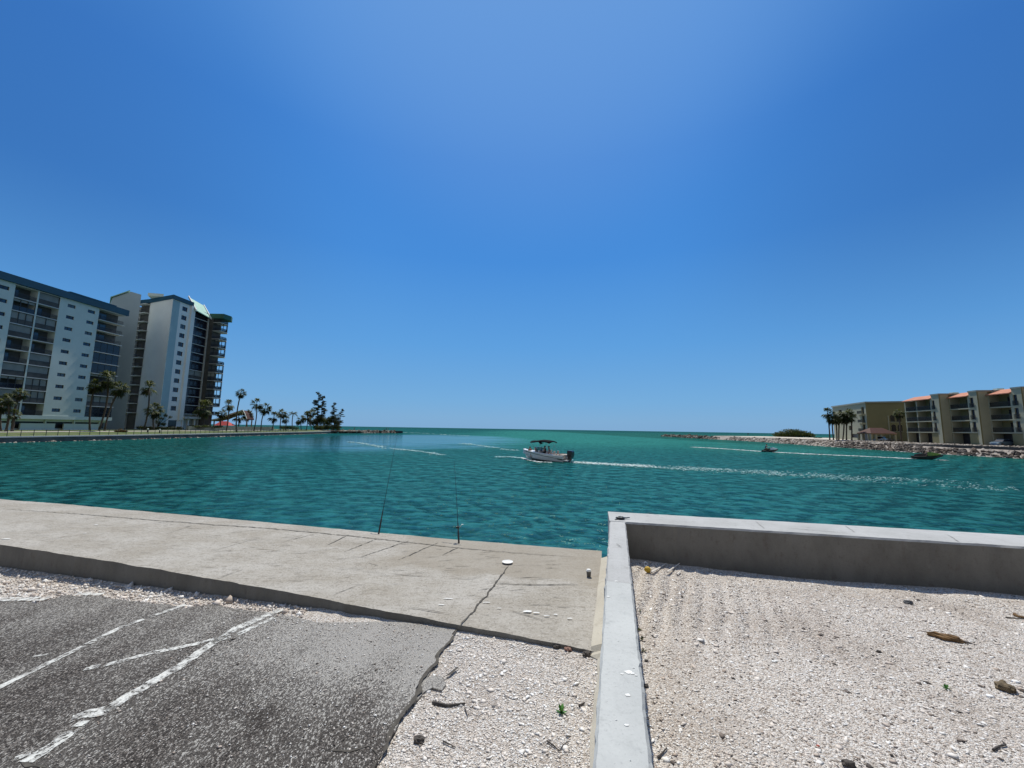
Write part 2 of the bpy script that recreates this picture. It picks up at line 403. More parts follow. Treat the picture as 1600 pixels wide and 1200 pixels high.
# ================================================================== SETTING: slab, walls, lot
def pl(pts, x):
    xs = [p[0] for p in pts]; ys = [p[1] for p in pts]
    return float(np.interp(x, xs, ys))
FAR = [(-24, 11.6), (-10.8, 8.44), (-9.19, 8.10), (-5.82, 7.27), (-3.1, 6.58), (-.92, 6.03), (1.27, 5.56)]
NEAR = [(-20, 9.6), (-6.86, 5.44), (-5.64, 5.11), (-4.51, 4.79), (-2.64, 4.23), (-1.12, 3.72), (.03, 3.35), (.70, 3.11)]
WD = Vector((math.sin(R(15)), math.cos(R(15)), 0)); WN = Vector((WD.y, -WD.x, 0))
def wl(s, L, z=0): return WD*s + WN*L + Vector((0, 0, z))          # along / across the long wall
def slab_mesh():
    NU, NV = 420, 14
    a0, a1 = Vector((*FAR[0], 0)), wl(5.42, -.135)
    b0, b1 = Vector((*NEAR[0], 0)), wl(3.19, -.135)
    vs = []; 
    for i in range(NU+1):
        u = (i/NU)**.62
        xf = a0.x+(a1.x-a0.x)*u; xn = b0.x+(b1.x-b0.x)*u
        yf = pl(FAR, xf); yn = pl(NEAR, xn)
        yn += .012*mnoise.noise(Vector((xn*3.1, 0, 4))) + .008*mnoise.noise(Vector((xn*14, 2, 4))); yf += .007*mnoise.noise(Vector((xf*5, 9, 1)))
        for j in range(NV+1):
            w = j/NV; x = xn+(xf-xn)*w; y = yn+(yf-yn)*w
            z = .006*mnoise.noise(Vector((x*1.7, y*1.7, 0))) + .003*mnoise.noise(Vector((x*6, y*6, 3)))
            if j == 0: z -= .006
            vs.append((x, y, z))
    fs = [(i*(NV+1)+j, i*(NV+1)+j+1, (i+1)*(NV+1)+j+1, (i+1)*(NV+1)+j) for i in range(NU) for j in range(NV)]
    fs = [f[::-1] for f in fs]
    n0 = len(vs)
    for i in range(NU+1):
        a = vs[i*(NV+1)]; b = vs[i*(NV+1)+NV]
        vs.append((a[0], a[1]-.0, a[2]-.7)); vs.append((b[0], b[1], -3.2))
    for i in range(NU):
        fs.append((i*(NV+1), (i+1)*(NV+1), n0+2*(i+1), n0+2*i))
        fs.append((i*(NV+1)+NV, n0+2*i+1, n0+2*(i+1)+1, (i+1)*(NV+1)+NV))
    e = NU*(NV+1)
    fs.append(tuple(e+j for j in range(NV, -1, -1))+(n0+2*NU, n0+2*NU+1))
    m = MB(); m.add(vs, fs); return m
slab = slab_mesh().build('walkway', [M_slab, M_face_shade], origin=(0,0,0))
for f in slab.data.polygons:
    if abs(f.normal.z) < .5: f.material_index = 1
tag(slab, 'weathered concrete walkway slab along the water', 'walkway', kind='structure')
def strip(mb, pts, w, z=.0035, jit=.3, seed=0, step=.03):
    """thin ragged crack or stain following a ground line"""
    P = [Vector((p[0], p[1], 0)) for p in pts]; L = []
    for a, b in zip(P[:-1], P[1:]):
        n = max(1, int((b-a).length/step))
        L += [a.lerp(b, i/n) for i in range(n)]
    L.append(P[-1]); vs = []
    for i, p in enumerate(L):
        d = (L[min(i+1, len(L)-1)]-L[max(i-1, 0)]).normalized(); n = Vector((-d.y, d.x, 0))
        q = p + n*w*1.2*mnoise.noise(Vector((p.x*9, p.y*9, seed)))
        e = math.sin(math.pi*min(1, max(0, i/(len(L)-1))))**.4
        ww = w*.5*(1+jit*2*mnoise.noise(Vector((p.x*30, p.y*30, seed+5))))*max(.15, e)
        zz = z if not callable(z) else z(p.x, p.y)
        vs += [q-n*ww+Vector((0,0,zz)), q+n*ww+Vector((0,0,zz))]
    mb.add(vs, [(2*i, 2*i+2, 2*i+3, 2*i+1) for i in range(len(L)-1)])
def px(*pts, z=0): return [at_z(x, y, z) for x, y in pts]
cm = MB()
cz = lambda x, y: .006*mnoise.noise(Vector((x*1.7, y*1.7, 0)))+.0065
strip(cm, px((0,795),(130,804),(300,818),(420,826),(560,839),(700,855),(800,864),(900,871)), .017, cz, .5, 1)
strip(cm, px((795,884),(772,915),(745,950),(716,980)), .017, cz, .5, 2)
for k, q in enumerate([((545,836),(512,852)), ((592,841),(537,863)), ((640,845),(563,871)), ((685,848),(622,876)), ((718,855),(690,868)),
          ((775,913),(850,915),(905,914)), ((610,896),(640,900),(668,901)), ((575,880),(592,885)), ((150,832),(60,846)), ((300,822),(260,835)), ((400,842),(330,862)),
          ((495,834),(440,848)), ((380,890),(335,905)), ((560,915),(520,930)), ((700,960),(640,950)), ((850,970),(800,955))]):
    strip(cm, px(*q), .012 if k < 6 else .007, cz, .6, 3+k)
for k in range(300):                                              # broom scratches
    x = rnd.uniform(-7.5, .5); y0 = pl(NEAR, x); y = y0+rnd.uniform(.15, 2.0)
    l = rnd.uniform(.04, .30); a = R(rnd.uniform(-12, 42))
    if y > pl(FAR, x)-.3: continue
    strip(cm, [(x, y), (x+l*math.cos(a)*.9, y+l*math.sin(a)*.5)], rnd.uniform(.002, .006), cz, .6, 40+k)
cm.build('crack', M_crack, slab)
sm = MB()
def drop(mb, c, r, sq=1., seed=0, h=.003, rot=0):
    n = 14; vs = [(c[0], c[1], c[2]+h)]
    for k in range(n):
        t = 2*math.pi*k/n; q = 1+.45*mnoise.noise(Vector((math.cos(t)*1.3, math.sin(t)*1.3, seed)))
        a, b = r*q*math.cos(t), r*q*sq*math.sin(t)
        vs.append((c[0]+a*math.cos(rot)-b*math.sin(rot), c[1]+a*math.sin(rot)+b*math.cos(rot), c[2]+.0005))
    mb.add(vs, [(0, 1+k, 1+(k+1) % n) for k in range(n)])
for x, y, r_, sq in ((825,955,.045,.35), (838,957,.03,.3), (700,935,.05,.15), (760,941,.035,.2), (868,960,.02,.4), (855,962,.03,.2), (150,820,.03,.5), (10,842,.06,.3),
                     (760,905,.012,.6), (690,945,.03,.25), (780,950,.02,.3), (890,966,.025,.3), (133,833,.02,.6)):
    p = at_z(x, y, .008); drop(sm, p, r_, sq, x*.1)
sm.build('stain', M_stain, slab)

# long wall and sea wall -------------------------------------------------------
TOP = .45
wall = thing('garden_wall', 'narrow pale grey concrete wall running away from the viewer to the water', 'wall', wl(0, 0))
def wall_run(s0, s1, z1=TOP):
    """top with worn chamfers and a slight batter, one run of the wall"""
    n = max(2, int((s1-s0)/.04)); rings = []
    for i in range(n+1):
        s = s0+(s1-s0)*i/n
        e = lambda k: .006*mnoise.noise(Vector((s*5, k, 1)))+.005*mnoise.noise(Vector((s*19, k, 5)))-(.06 if k < 3 else -.06)*max(0, mnoise.noise(Vector((s*9, k, 11)))-.36)
        rings.append([wl(s, -.100, -1.0), wl(s, -.097+e(1), z1-.02), wl(s, -.084+e(2), z1), wl(s, 0, z1+.001), wl(s, .097+e(3), z1), wl(s, .111+e(4), z1-.022), wl(s, .114, -1.0)])
    m = MB(); m.loft(rings); return m
wall_run(-3.5, 3.36).build('near_run', M_wall, wall)
wall_run(3.372, 5.62, TOP-.004).build('far_run', M_cap, wall)
fm = MB(); ring = []
for i in range(140):
    s = .5+i*(5.35-.5)/139; e = .012*mnoise.noise(Vector((s*4, 0, 2))); 
    h0 = .0 if s > 3.2 else -.03; wd_ = .215 if s > 3.15 else .165+.03*mnoise.noise(Vector((s*2.5, 1, 4)))
    ring.append([wl(s, -wd_+e, h0-.3), wl(s, -wd_+.01+e, h0+.012), wl(s, -.12, h0+.045), wl(s, -.098, h0+.075), wl(s, -.098, h0-.3)])
fm.loft(ring); fm.build('mortar_fillet', M_fillet, wall, smooth=False)
dm = MB()
for x, y, r_ in ((982,1050,.018), (988,1052,.011), (972,1053,.008), (981,1086,.012), (979,1133,.009), (963,1125,.004), (966,1002,.003), (950,932,.012), (985,1188,.003), (994,1055,.007), (990,1043,.006), (963,908,.012)):
    p = at_z(x, y, TOP+.002); drop(dm, p, r_, .8, x)
dm.build('stain', M_stain, wall)

SP0, SP1 = Vector((1.40, 5.985, 0)), Vector((6.35, 4.95, 0)); SD = (SP1-SP0).normalized(); SN = Vector((SD.y, -SD.x, 0))
def sp(u, v, z=0): return SP0 + SD*u + SN*v + Vector((0, 0, z))   # u along, v towards the viewer
swall = thing('sea_wall', 'broad concrete sea wall running off to the right above the water', 'wall', sp(0, .3))
n = 300; rings = []
for i in range(n+1):
    u = .065 + 14*i/n
    e = lambda k: .011*mnoise.noise(Vector((u*4, k, 7)))+.003*mnoise.noise(Vector((u*17, k, 3)))-.06*max(0, mnoise.noise(Vector((u*7, 3.3, 11)))-.38)
    rings.append([sp(u, .66, -1), sp(u, .652+e(1), TOP-.02), sp(u, .637+e(2), TOP+.002+e(6)*.3), sp(u, .3, TOP+.005), sp(u, .02+e(3), TOP), sp(u, e(4), TOP-.03), sp(u, 0, -3.2)])
m = MB(); m.loft(rings); wb = m.build('wall_body', [M_cap, M_face_shade], swall)
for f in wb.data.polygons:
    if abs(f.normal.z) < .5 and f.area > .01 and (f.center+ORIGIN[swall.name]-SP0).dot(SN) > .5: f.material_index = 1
cm2 = MB()
for a, b in (((1180,815),(1195,827)), ((1320,822),(1335,832)), ((1012,801),(1030,806)), ((1480,836),(1500,848)), ((1230,826),(1330,834)), ((958,842),(968,843)), ((962,850),(972,856))):
    strip(cm2, [at_z(*a, TOP), at_z(*b, TOP)], .006, TOP+.007, .6, a[0])
cm2.build('crack', M_crack, swall)

# shell gravel, left and right ------------------------------------------------
def gz_right(x, y):
    p = Vector((x, y, 0)) - SP0; v = p.dot(SN); L = Vector((x, y, 0)).dot(WN)
    z = -.012 + .02*mnoise.noise(Vector((x*.9, y*.9, 2))) + .012*mnoise.noise(Vector((x*3, y*3, 6)))
    q = math.sin((x*.85-y*.42)*2*math.pi/.16 + 1.5*mnoise.noise(Vector((x*2, y*2, 1))))        # raked ridges in the corner
    near = min(1, 1.6*max(0, 1-abs(v-1.75)/1.15))*max(0, min(1, (3.1-x)/1.2))
    z += .020*q*near
    z -= .05*max(0, min(1, (1.05-v)/.4))*max(0, min(1, (x-1.8)/1.5))
    return z
def grid(name, x0, x1, y0, y1, st, zf, inside, mat, label):
    nx = int((x1-x0)/st)+1; ny = int((y1-y0)/st)+1; vs = []; fs = []; idm = {}
    ok = [[inside(x0+i*st, y0+j*st) for j in range(ny)] for i in range(nx)]
    for i in range(nx):
        for j in range(ny):
            if ok[i][j]:
                idm[i, j] = len(vs); x, y = x0+i*st, y0+j*st; vs.append((x, y, zf(x, y)))
    for i in range(nx-1):
        for j in range(ny-1):
            q = [(i, j), (i+1, j), (i+1, j+1), (i, j+1)]
            if all(c in idm for c in q): fs.append(tuple(idm[c] for c in q))
    m = MB(); m.v = [Vector(v) for v in vs]; m.f = [list(f) for f in fs]
    o = m.build(name, mat, origin=(0,0,0), smooth=True); tag(o, label, 'ground', kind='structure'); return o
ins_r = lambda x, y: Vector((x, y, 0)).dot(WN) > .02 and (Vector((x, y, 0))-SP0).dot(SN) > .3
grid('gravel_ground', -.2, 11, -3.5, 6, .035, gz_right, ins_r, M_gravel, 'pale crushed shell gravel behind the sea wall')
ASPH = [(720,976),(706,990),(700,1003),(688,1018),(676,1040),(662,1058),(650,1078),(640,1100),(622,1128),(611,1152),(596,1176),(584,1200)]
def gz_left(x, y):
    edge = max(0, min(1, (pl(NEAR, x)-y)/.25))
    return lot_z(x) - .022 + .012*mnoise.noise(Vector((x*1.6, y*1.6, 9))) + .006*mnoise.noise(Vector((x*6, y*6, 9))) + .02*(1-edge)*(1 if x < -1.5 else .6)
ins_l = lambda x, y: Vector((x, y, 0)).dot(WN) < -.02 and y < pl(NEAR, x)+.06
grid('gravel_ground', -16, 1.2, -3.5, 9, .05, gz_left, ins_l, M_gravel, 'pale shell gravel between the asphalt and the walkway')

# asphalt with broken right edge ----------------------------------------------
bd = [at_lot(*p) for p in ASPH]; ext = bd[-1] + (bd[-1]-bd[-4]).normalized()*4.2; bd.append(ext)
topb = [at_lot(*p) for p in ((-120,938),(-40,934),(0,938),(60,942),(85,935),(100,930),(160,932),(175,936),(270,946),(290,950),(330,944),(392,954),(440,960),(470,966),(500,974),(530,972),(620,972),(690,976))]
poly = [Vector((-16, -3.5, 0)), Vector((-16, topb[0].y+1.4, 0))] + topb + bd
PA = []
for a, b in zip(poly, poly[1:]+poly[:1]):
    L = (b-a).length; nseg = max(1, int(L/.03)) if L < 3 else 20
    for i in range(nseg):
        p = a.lerp(b, i/nseg)
        j = .022*mnoise.noise(Vector((p.x*7, p.y*7, 1)))+.012*mnoise.noise(Vector((p.x*24, p.y*24, 4)))
        PA.append((p.x+j, p.y+j*.8))
def sheet(PA, th):
    """ground polygon cut into strips so that it follows the slope of the lot"""
    bm = bmesh.new(); f = bm.faces.new([bm.verts.new((x, y, 0)) for x, y in PA])
    if f.normal.z < 0: f.normal_flip()
    bm.normal_update()
    x = -15.5
    while x < 1:
        bmesh.ops.bisect_plane(bm, geom=bm.verts[:]+bm.edges[:]+bm.faces[:], plane_co=(x, 0, 0), plane_no=(1, 0, 0)); x += .25
    bmesh.ops.triangulate(bm, faces=bm.faces[:])
    e = [e for e in bm.edges if e.is_boundary]
    r_ = bmesh.ops.extrude_edge_only(bm, edges=e); low = {v for v in r_['geom'] if isinstance(v, bmesh.types.BMVert)}
    for v in bm.verts: v.co.z = lot_z(v.co.x)-(th if v in low else 0)
    bmesh.ops.recalc_face_normals(bm, faces=bm.faces[:])
    bm.verts.index_update(); m = MB(); m.v = [v.co.copy() for v in bm.verts]; m.f = [[v.index for v in f.verts] for f in bm.faces]; bm.free(); return m
asphalt = sheet(PA, .06).build('asphalt', M_asphalt, origin=(0,0,0)); tag(asphalt, 'worn dark asphalt parking lot with broken edge', 'parking lot', kind='structure')
tongue = [at_lot(*p) for p in ((652,1092),(664,1078),(676,1072),(690,1076),(696,1066),(692,1056),(678,1053),(668,1056),(672,1048),(664,1054),(650,1078),(640,1098))]
am2 = MB(); am2.prism([(p.x+.004*math.sin(i*5), p.y) for i, p in enumerate(tongue)], lambda x, y: lot_z(x)-.05, lambda x, y: lot_z(x)-.009)
am2.build('broken_edge', M_asphalt, asphalt)
def paint(pts, w, seed, gaps=.0):
    P = [at_lot(*p) for p in pts]; L = []
    for a, b in zip(P[:-1], P[1:]):
        k = max(1, int((b-a).length/.009)); L += [a.lerp(b, i/k) for i in range(k)]
    L.append(P[-1]); m = MB(); vs = []; fs = []
    for i, p in enumerate(L):
        d = (L[min(i+1, len(L)-1)]-L[max(i-1, 0)]).normalized(); nn = Vector((-d.y, d.x, 0))
        w0 = w/2*(1+.3*mnoise.noise(Vector((p.x*14, p.y*14, seed)))+.28*mnoise.noise(Vector((p.x*70, p.y*70, seed)))); w1 = w/2*(1+.3*mnoise.noise(Vector((p.x*14, p.y*14, seed+9)))+.28*mnoise.noise(Vector((p.x*70, p.y*70, seed+9))))
        for q in (p-nn*w0, p+nn*w1): vs.append((q.x, q.y, lot_z(q.x)+.004))
        g = mnoise.noise(Vector((p.x*11, p.y*11, seed+3)))
        if i and not (gaps and g < gaps-.78): fs.append((2*i-2, 2*i, 2*i+1, 2*i-1))
    m.add(vs, fs); return m
for k, (pts, w, g) in enumerate([(((-60,1105),(0,1074),(100,1025),(190,980),(290,945)), .055, .46), (((40,1192),(90,1160),(133,1127)), .075, .2), (((112,1124),(135,1116),(165,1112),(200,1088),(280,1042),(325,1010),(370,982),(440,952)), .085, .12),
                     (((130,1046),(180,1036),(230,1022),(300,1008),(340,998)), .055, .42), (((330,1004),(375,990),(428,966)), .06, .3), (((22,1187),(52,1176)), .04, .3), ((( -60,938),(0,937),(40,936),(75,936)), .09, .1), (((120,928),(160,929)), .07, .2), (((52,1026),(78,1022)), .03, .3)]):
    paint(pts, w, k*3, g).build('painted_line', M_paint, asphalt)
ck = MB(); 
strip(ck, [at_lot(*p) for p in ((515,1172),(545,1176),(575,1168),(590,1180))], .012, lambda x, y: lot_z(x)+.003, .6, 3)
strip(ck, [at_lot(*p) for p in ((716,979),(702,1004),(690,1018),(674,1044),(664,1056),(650,1080),(641,1100),(622,1130),(606,1160),(592,1184),(582,1204))], .028, lambda x, y: lot_z(x)+.002, .7, 8)
strip(ck, [at_lot(*p) for p in ((692,1058),(704,1050),(718,1041))], .016, lambda x, y: lot_z(x)-.004, .7, 5)
strip(ck, [at_lot(*p) for p in ((30,1190),(45,1196),(75,1199))], .014, lambda x, y: lot_z(x)+.003, .7, 6)
ck.build('crack', M_crack, asphalt)

# loose shell bits --------------------------------------------------------------
OCT = np.array([(1,0,0),(-1,0,0),(0,1,0),(0,-1,0),(0,0,1),(0,0,-1)], float)
OF = np.array([(0,2,4),(2,1,4),(1,3,4),(3,0,4),(2,0,5),(1,2,5),(3,1,5),(0,3,5)])
def pebbles(name, P, size, mat, label, tone=None, lo=.2, cat='gravel'):
    n = len(P); s = size[:, None, None]*rng.uniform(.5, 1.15, (n, 1, 3)); s[:, :, 2] *= lo/.6
    V = OCT[None]*s*(1+rng.normal(0, .16, (n, 6, 3)))
    a = rng.uniform(0, 2*np.pi, n); b = rng.normal(0, .35, n)
    ca, sa, cb, sb = np.cos(a)[:, None], np.sin(a)[:, None], np.cos(b)[:, None], np.sin(b)[:, None]
    x, y, z = V[:, :, 0], V[:, :, 1], V[:, :, 2]
    y, z = y*cb-z*sb, y*sb+z*cb
    x, y = x*ca-y*sa, x*sa+y*ca
    V = np.stack([x, y, z], -1) + P[:, None, :]
    F = (OF[None]+(np.arange(n)*6)[:, None, None]).reshape(-1, 3)
    tone = rng.uniform(0, 1, n) if tone is None else tone
    patch = np.array([mnoise.noise(Vector((p[0]*1.3, p[1]*1.3, 7)))+.7*mnoise.noise(Vector((p[0]*5, p[1]*5, 2))) for p in P])
    tone = np.clip(tone*(1-.42*np.clip(patch*1.8-.25, 0, 1)), 0, 1)
    o = np_mesh(name, V.reshape(-1, 3), F, mat, tone=np.repeat(tone, 6))
    return tag(o, label, cat, kind='stuff')
def scatter(n, x0, x1, y0, y1, zf, ok):
    out = []
    while len(out) < n:
        x, y = rnd.uniform(x0, x1), rnd.uniform(y0, y1)
        if ok(x, y): out.append((x, y, zf(x, y)))
    return np.array(out)
okr = lambda x, y: Vector((x, y, 0)).dot(WN) > .12 and (Vector((x, y, 0))-SP0).dot(SN) > .68 and x < y*1.5+.6
P = scatter(110000, .3, 7, .9, 5.3, gz_right, okr)
pebbles('loose_gravel', P, .0047*np.exp(rng.normal(0, .58, len(P))), M_pebble, 'loose broken shell and pebbles right of the long wall')
def right_of_asphalt(x, y):
    xs = [p.x for p in bd]; ys = [p.y for p in bd]
    return x > float(np.interp(y, ys[::-1], xs[::-1]))+.02
okl = lambda x, y: Vector((x, y, 0)).dot(WN) < -.12 and y < pl(NEAR, x)-.03 and right_of_asphalt(x, y)
P = scatter(26000, -1.6, .9, 1.0, 3.9, lambda x, y: gz_left(x, y)+.001, okl)
pebbles('loose_gravel', P, .0045*np.exp(rng.normal(0, .58, len(P))), M_pebble, 'loose broken shell and pebbles left of the long wall', tone=rng.uniform(.22, 1, len(P))**.7)
def topy(x):
    xs = [p.x for p in topb]; ys = [p.y for p in topb]; return float(np.interp(x, xs, ys))
P = scatter(5200, -8, -1.9, 3.6, 6.2, lambda x, y: gz_left(x, y)+.006, lambda x, y: topy(x)+.01 < y < pl(NEAR, x)-.02)
pebbles('loose_gravel', P, .011*np.exp(rng.normal(0, .55, len(P))), M_pebble, 'coarse shell rubble heaped along the foot of the walkway', lo=.5, tone=rng.uniform(.2, .95, len(P)))
P = scatter(2600, -2.6, -.6, 1.4, 4.0, lambda x, y: lot_z(x)+.003, lambda x, y: not right_of_asphalt(x, y) and y < topy(x)-.01 and rnd.random() < math.exp(-(topy(x)-y)*1.2))
pebbles('loose_gravel', P, .005*np.exp(rng.normal(0, .4, len(P))), M_pebble, 'pale grit scattered over the upper corner of the asphalt')
# ================================================================== BUILDING MATERIALS
M_white = simple('white_stucco', (.62,.68,.63), (.56,.62,.575), .85, .25)
M_white2 = simple('warm_white_stucco', (.88,.86,.82), (.81,.79,.76), .85, .2)
M_grey = simple('grey_stucco', (.54,.63,.68), (.48,.57,.62), .85, .15)
M_teal = simple('sky_tint_stucco', (.40,.52,.54), (.34,.46,.49), .85, .2)
M_blue = simple('blue_fascia', (.020,.085,.135), (.016,.07,.115), .7, .3, spec=.25)
M_groof = simple('green_metal_roof', (.42,.66,.52), (.33,.56,.44), .5, .3)
M_gfas = simple('dark_green_fascia', (.03,.12,.085), (.02,.09,.07), .6, .3)
M_dark = simple('dark_frame', (.018,.018,.022), (.03,.03,.034), .5, 1)
M_slabw = simple('balcony_concrete', (.55,.55,.53), (.46,.46,.45), .85, .5)
M_shade = simple('sun_shade_mesh', (.27,.28,.26), (.21,.22,.21), .9, .5)
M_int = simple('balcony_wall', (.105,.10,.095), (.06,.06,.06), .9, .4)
M_beige = simple('shaded_beige_stucco', (.22,.20,.10), (.185,.17,.085), .88, .2)  # shaded copy of the stucco, darkened for walls turned from the light
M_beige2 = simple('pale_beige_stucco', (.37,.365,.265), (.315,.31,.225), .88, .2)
M_terra = simple('terracotta_tile', (.52,.21,.12), (.40,.15,.085), .8, .9, bump=.03)
M_redroof = simple('dark_red_tile', (.085,.024,.017), (.06,.02,.014), .8, 1.2, bump=.03)
M_parapet = simple('grey_parapet', (.30,.33,.30), (.25,.28,.26), .85, .3)
M_tan = simple('tan_render', (.30,.21,.13), (.24,.165,.10), .9, .3)
def m_glass(name, c, rough=.08):
    t = NT(name); return t.p(Base_Color=c, Roughness=rough, Specular_IOR_Level=.55, Metallic=.0)
M_blind = m_glass('blinds_behind_glass', (.07,.10,.13), .25); M_glass = m_glass('window_glass', (.012,.022,.05)); M_glass2 = m_glass('tinted_glazing', (.010,.011,.022), .15); M_gblue = m_glass('bright_window_glass', (.015,.05,.10))

def skin(mb, u0, u1, z0, z1, y0, y1, holes):
    us = sorted({u0, u1, *[h[0] for h in holes], *[h[1] for h in holes]}); zs = sorted({z0, z1, *[h[2] for h in holes], *[h[3] for h in holes]})
    for a, b in zip(us, us[1:]):
        run = None
        for c, d in zip(zs, zs[1:]):
            mu, mz = (a+b)/2, (c+d)/2
            if any(h[0] < mu < h[1] and h[2] < mz < h[3] for h in holes):
                if run: mb.box(a, b, y0, y1, *run); run = None
            else: run = (run[0], d) if run else (c, d)
        if run: mb.box(a, b, y0, y1, *run)
def ring_frame(mb, u0, u1, z0, z1, y0, y1, t=.07, mull=()):
    mb.box(u0, u1, y0, y1, z0, z0+t); mb.box(u0, u1, y0, y1, z1-t, z1); mb.box(u0, u0+t, y0, y1, z0+t, z1-t); mb.box(u1-t, u1, y0, y1, z0+t, z1-t)
    for m in mull: mb.box(m-t/2, m+t/2, y0, y1, z0+t, z1-t)
def windows(root, M, cells, w, h, y, glass, mull=(0,), lab=None):
    """one window (frame > pane) built, then copied to every opening centre (u, z)"""
    rot = M.to_3x3(); first = None
    for i, (u, z) in enumerate(cells):
        if first is None:
            f = MB(M); ring_frame(f, u-w/2, u+w/2, z-h/2, z+h/2, y-.02, y+.06, .06, [u+q for q in mull])
            fo = f.build('window', M_dark, root); p = MB(M); p.box(u-w/2+.05, u+w/2-.05, y-.03, y+.0, z-h/2+.05, z+h/2-.05)
            p.build('pane', glass, fo); first = (fo, u, z)
        else:
            fo, u0, z0 = first; c = child_copy(fo, root, loc=rot @ Vector((u-u0, 0, z-z0)))
            for ch in fo.children:
                g = child_copy(ch, c); q = rnd.random()
                if q < .5: g.material_slots[0].link = 'OBJECT'; g.material_slots[0].material = M_glass if q < .4 else M_blind
def railing(root, M, u0, u1, y, z, h=1.05, gap=.14, sides=None, mat=None):
    m = MB(M)
    def run(a, b):
        a, b = Vector(a), Vector(b); L = (b-a).length; n = max(1, int(L/gap))
        d = (b-a)/L; nn = Vector((-d.y, d.x, 0))*.02
        for zz, t in ((z+h-.05, .05), (z+.08, .04)):
            m.add([a-nn+Vector((0,0,zz)), b-nn+Vector((0,0,zz)), b+nn+Vector((0,0,zz)), a+nn+Vector((0,0,zz)), a-nn+Vector((0,0,zz+t)), b-nn+Vector((0,0,zz+t)), b+nn+Vector((0,0,zz+t)), a+nn+Vector((0,0,zz+t))],
                  [(0,3,2,1),(4,5,6,7),(0,1,5,4),(1,2,6,5),(2,3,7,6),(3,0,4,7)])
        for i in range(n+1):
            p = a+d*(L*i/n); m.box(p.x-.018, p.x+.018, p.y-.018, p.y+.018, z+.1, z+h-.04)
    if sides: 
        for a, b in zip(sides, sides[1:]): run((*a, 0), (*b, 0))
    else: run((u0, y, 0), (u1, y, 0))
    return m.build('railing', mat or M_dark, root)
def bay(root, M, u0, u1, zf, zc, kind, depth=1.6):
    """one balcony of a facade between slab top zf and ceiling zc: what closes it"""
    rail = lambda: railing(root, M, u0+.04, u1-.04, -.12, zf)
    if kind == 'open':
        rail()
        d = MB(M); w = u1-u0; a = u0+w*rnd.uniform(.45, .55)
        ring_frame(d, a, u1-.35, zf+.02, zf+2.1, -depth+.02, -depth+.1, .08, [(a+u1-.35)/2]); o = d.build('sliding_door', M_dark, root)
        g = MB(M); g.box(a+.05, u1-.4, -depth+.03, -depth+.06, zf+.05, zf+2.05); g.build('pane', M_gblue if rnd.random() < .4 else M_glass, o)
    elif kind.startswith('shade'):
        n = int(kind[5]); w = (u1-u0-.16)/n; h = zc-zf; cut = zf+h*(.42 if len(kind) == 6 else .78)
        for k in range(n):
            s = MB(M); s.box(u0+.08+w*k+.05, u0+.08+w*(k+1)-.05, -.22, -.19, cut, zc-.1); s.build('sun_shade', M_shade, root)
        f = MB(M); ring_frame(f, u0+.02, u1-.02, zf, zc, -.16, -.08, .09, [u0+.08+w*k for k in range(1, n)]); f.box(u0+.1, u1-.1, -.155, -.085, zf+1.02, zf+1.08); f.build('screen_frame', M_dark, root)
        p = MB(M); p.box(u0+.1, u1-.1, -.135, -.115, zf+.09, zf+1.02); p.build('lower_screen', M_int if len(kind) == 6 else M_glass2, root)
    else:
        n = 4; w = (u1-u0)/n
        f = MB(M); ring_frame(f, u0+.02, u1-.02, zf, zc, -.16, -.08, .09, [u0+w*k for k in range(1, n)]); f.box(u0+.1, u1-.1, -.155, -.085, zf+1.02, zf+1.1); o = f.build('screen_frame', M_dark, root)
        p = MB(M); p.box(u0+.1, u1-.1, -.135, -.115, zf+.09, zc-.09); p.build('glazing', M_glass2, o)

# ================================================================== LEFT SHORE
EDGE = [(-84, 15), (-83.5, 64), (-82.7, 84), (-83.2, 101), (-85.2, 132), (-86, 157), (-88.8, 190), (-89.5, 200)]
def edge_x(y): return float(np.interp(y, [p[1] for p in EDGE], [p[0] for p in EDGE]))
def lawn_z(x, y):
    d = edge_x(y)-x; return -.93+.62*max(0, min(1, d/15))+.05*mnoise.noise(Vector((x*.15, y*.15, 0)))
m = MB(); NY = 60; prof = [0.25, .6, 1.5, 3, 5, 7.5, 10, 13, 16, 25, 60, 200]; vs = []
for i in range(NY+1):
    y = 15+187*i/NY
    for d in prof: x = edge_x(y)-d; vs.append((x, y, lawn_z(x, y) if d < 30 else -.3))
k = len(prof)
m.add(vs, [(i*k+j, i*k+j+1, (i+1)*k+j+1, (i+1)*k+j) for i in range(NY) for j in range(k-1)])
e0 = NY*k
b = [(p[0], p[1], -3) for p in vs[e0:e0+k]]
m.add(vs[e0:e0+k]+b, [(j, j+1, k+j+1, k+j) for j in range(k-1)])
tag(m.build('lawn', M_lawn, origin=(0,0,0), smooth=True), 'mown lawn along the far left shore', 'lawn', kind='structure')
def ribbon(name, pts0, pts1, z, mat, label, cat):
    vs = [(*p, z(*p) if callable(z) else z) for p in pts0]+[(*p, z(*p) if callable(z) else z) for p in pts1]; n = len(pts0)
    mm = MB(); mm.add(vs, [(i, i+1, n+i+1, n+i) for i in range(n-1)])
    return tag(mm.build(name, mat, origin=(0,0,0)), label, cat, kind='structure')
ys = [20+6*i for i in range(27)]
ribbon('path', [(edge_x(y)-10.2, y) for y in ys], [(edge_x(y)-12.6, y) for y in ys], lambda x, y: lawn_z(x, y)+.05, M_path, 'pale footpath between the lawn and the towers', 'path')
lsw = thing('sea_wall', 'long low concrete sea wall holding the lawn of the left shore', 'wall', (-84, 64, -2))
m = MB(); mc = MB(); ring = []; ringc = []
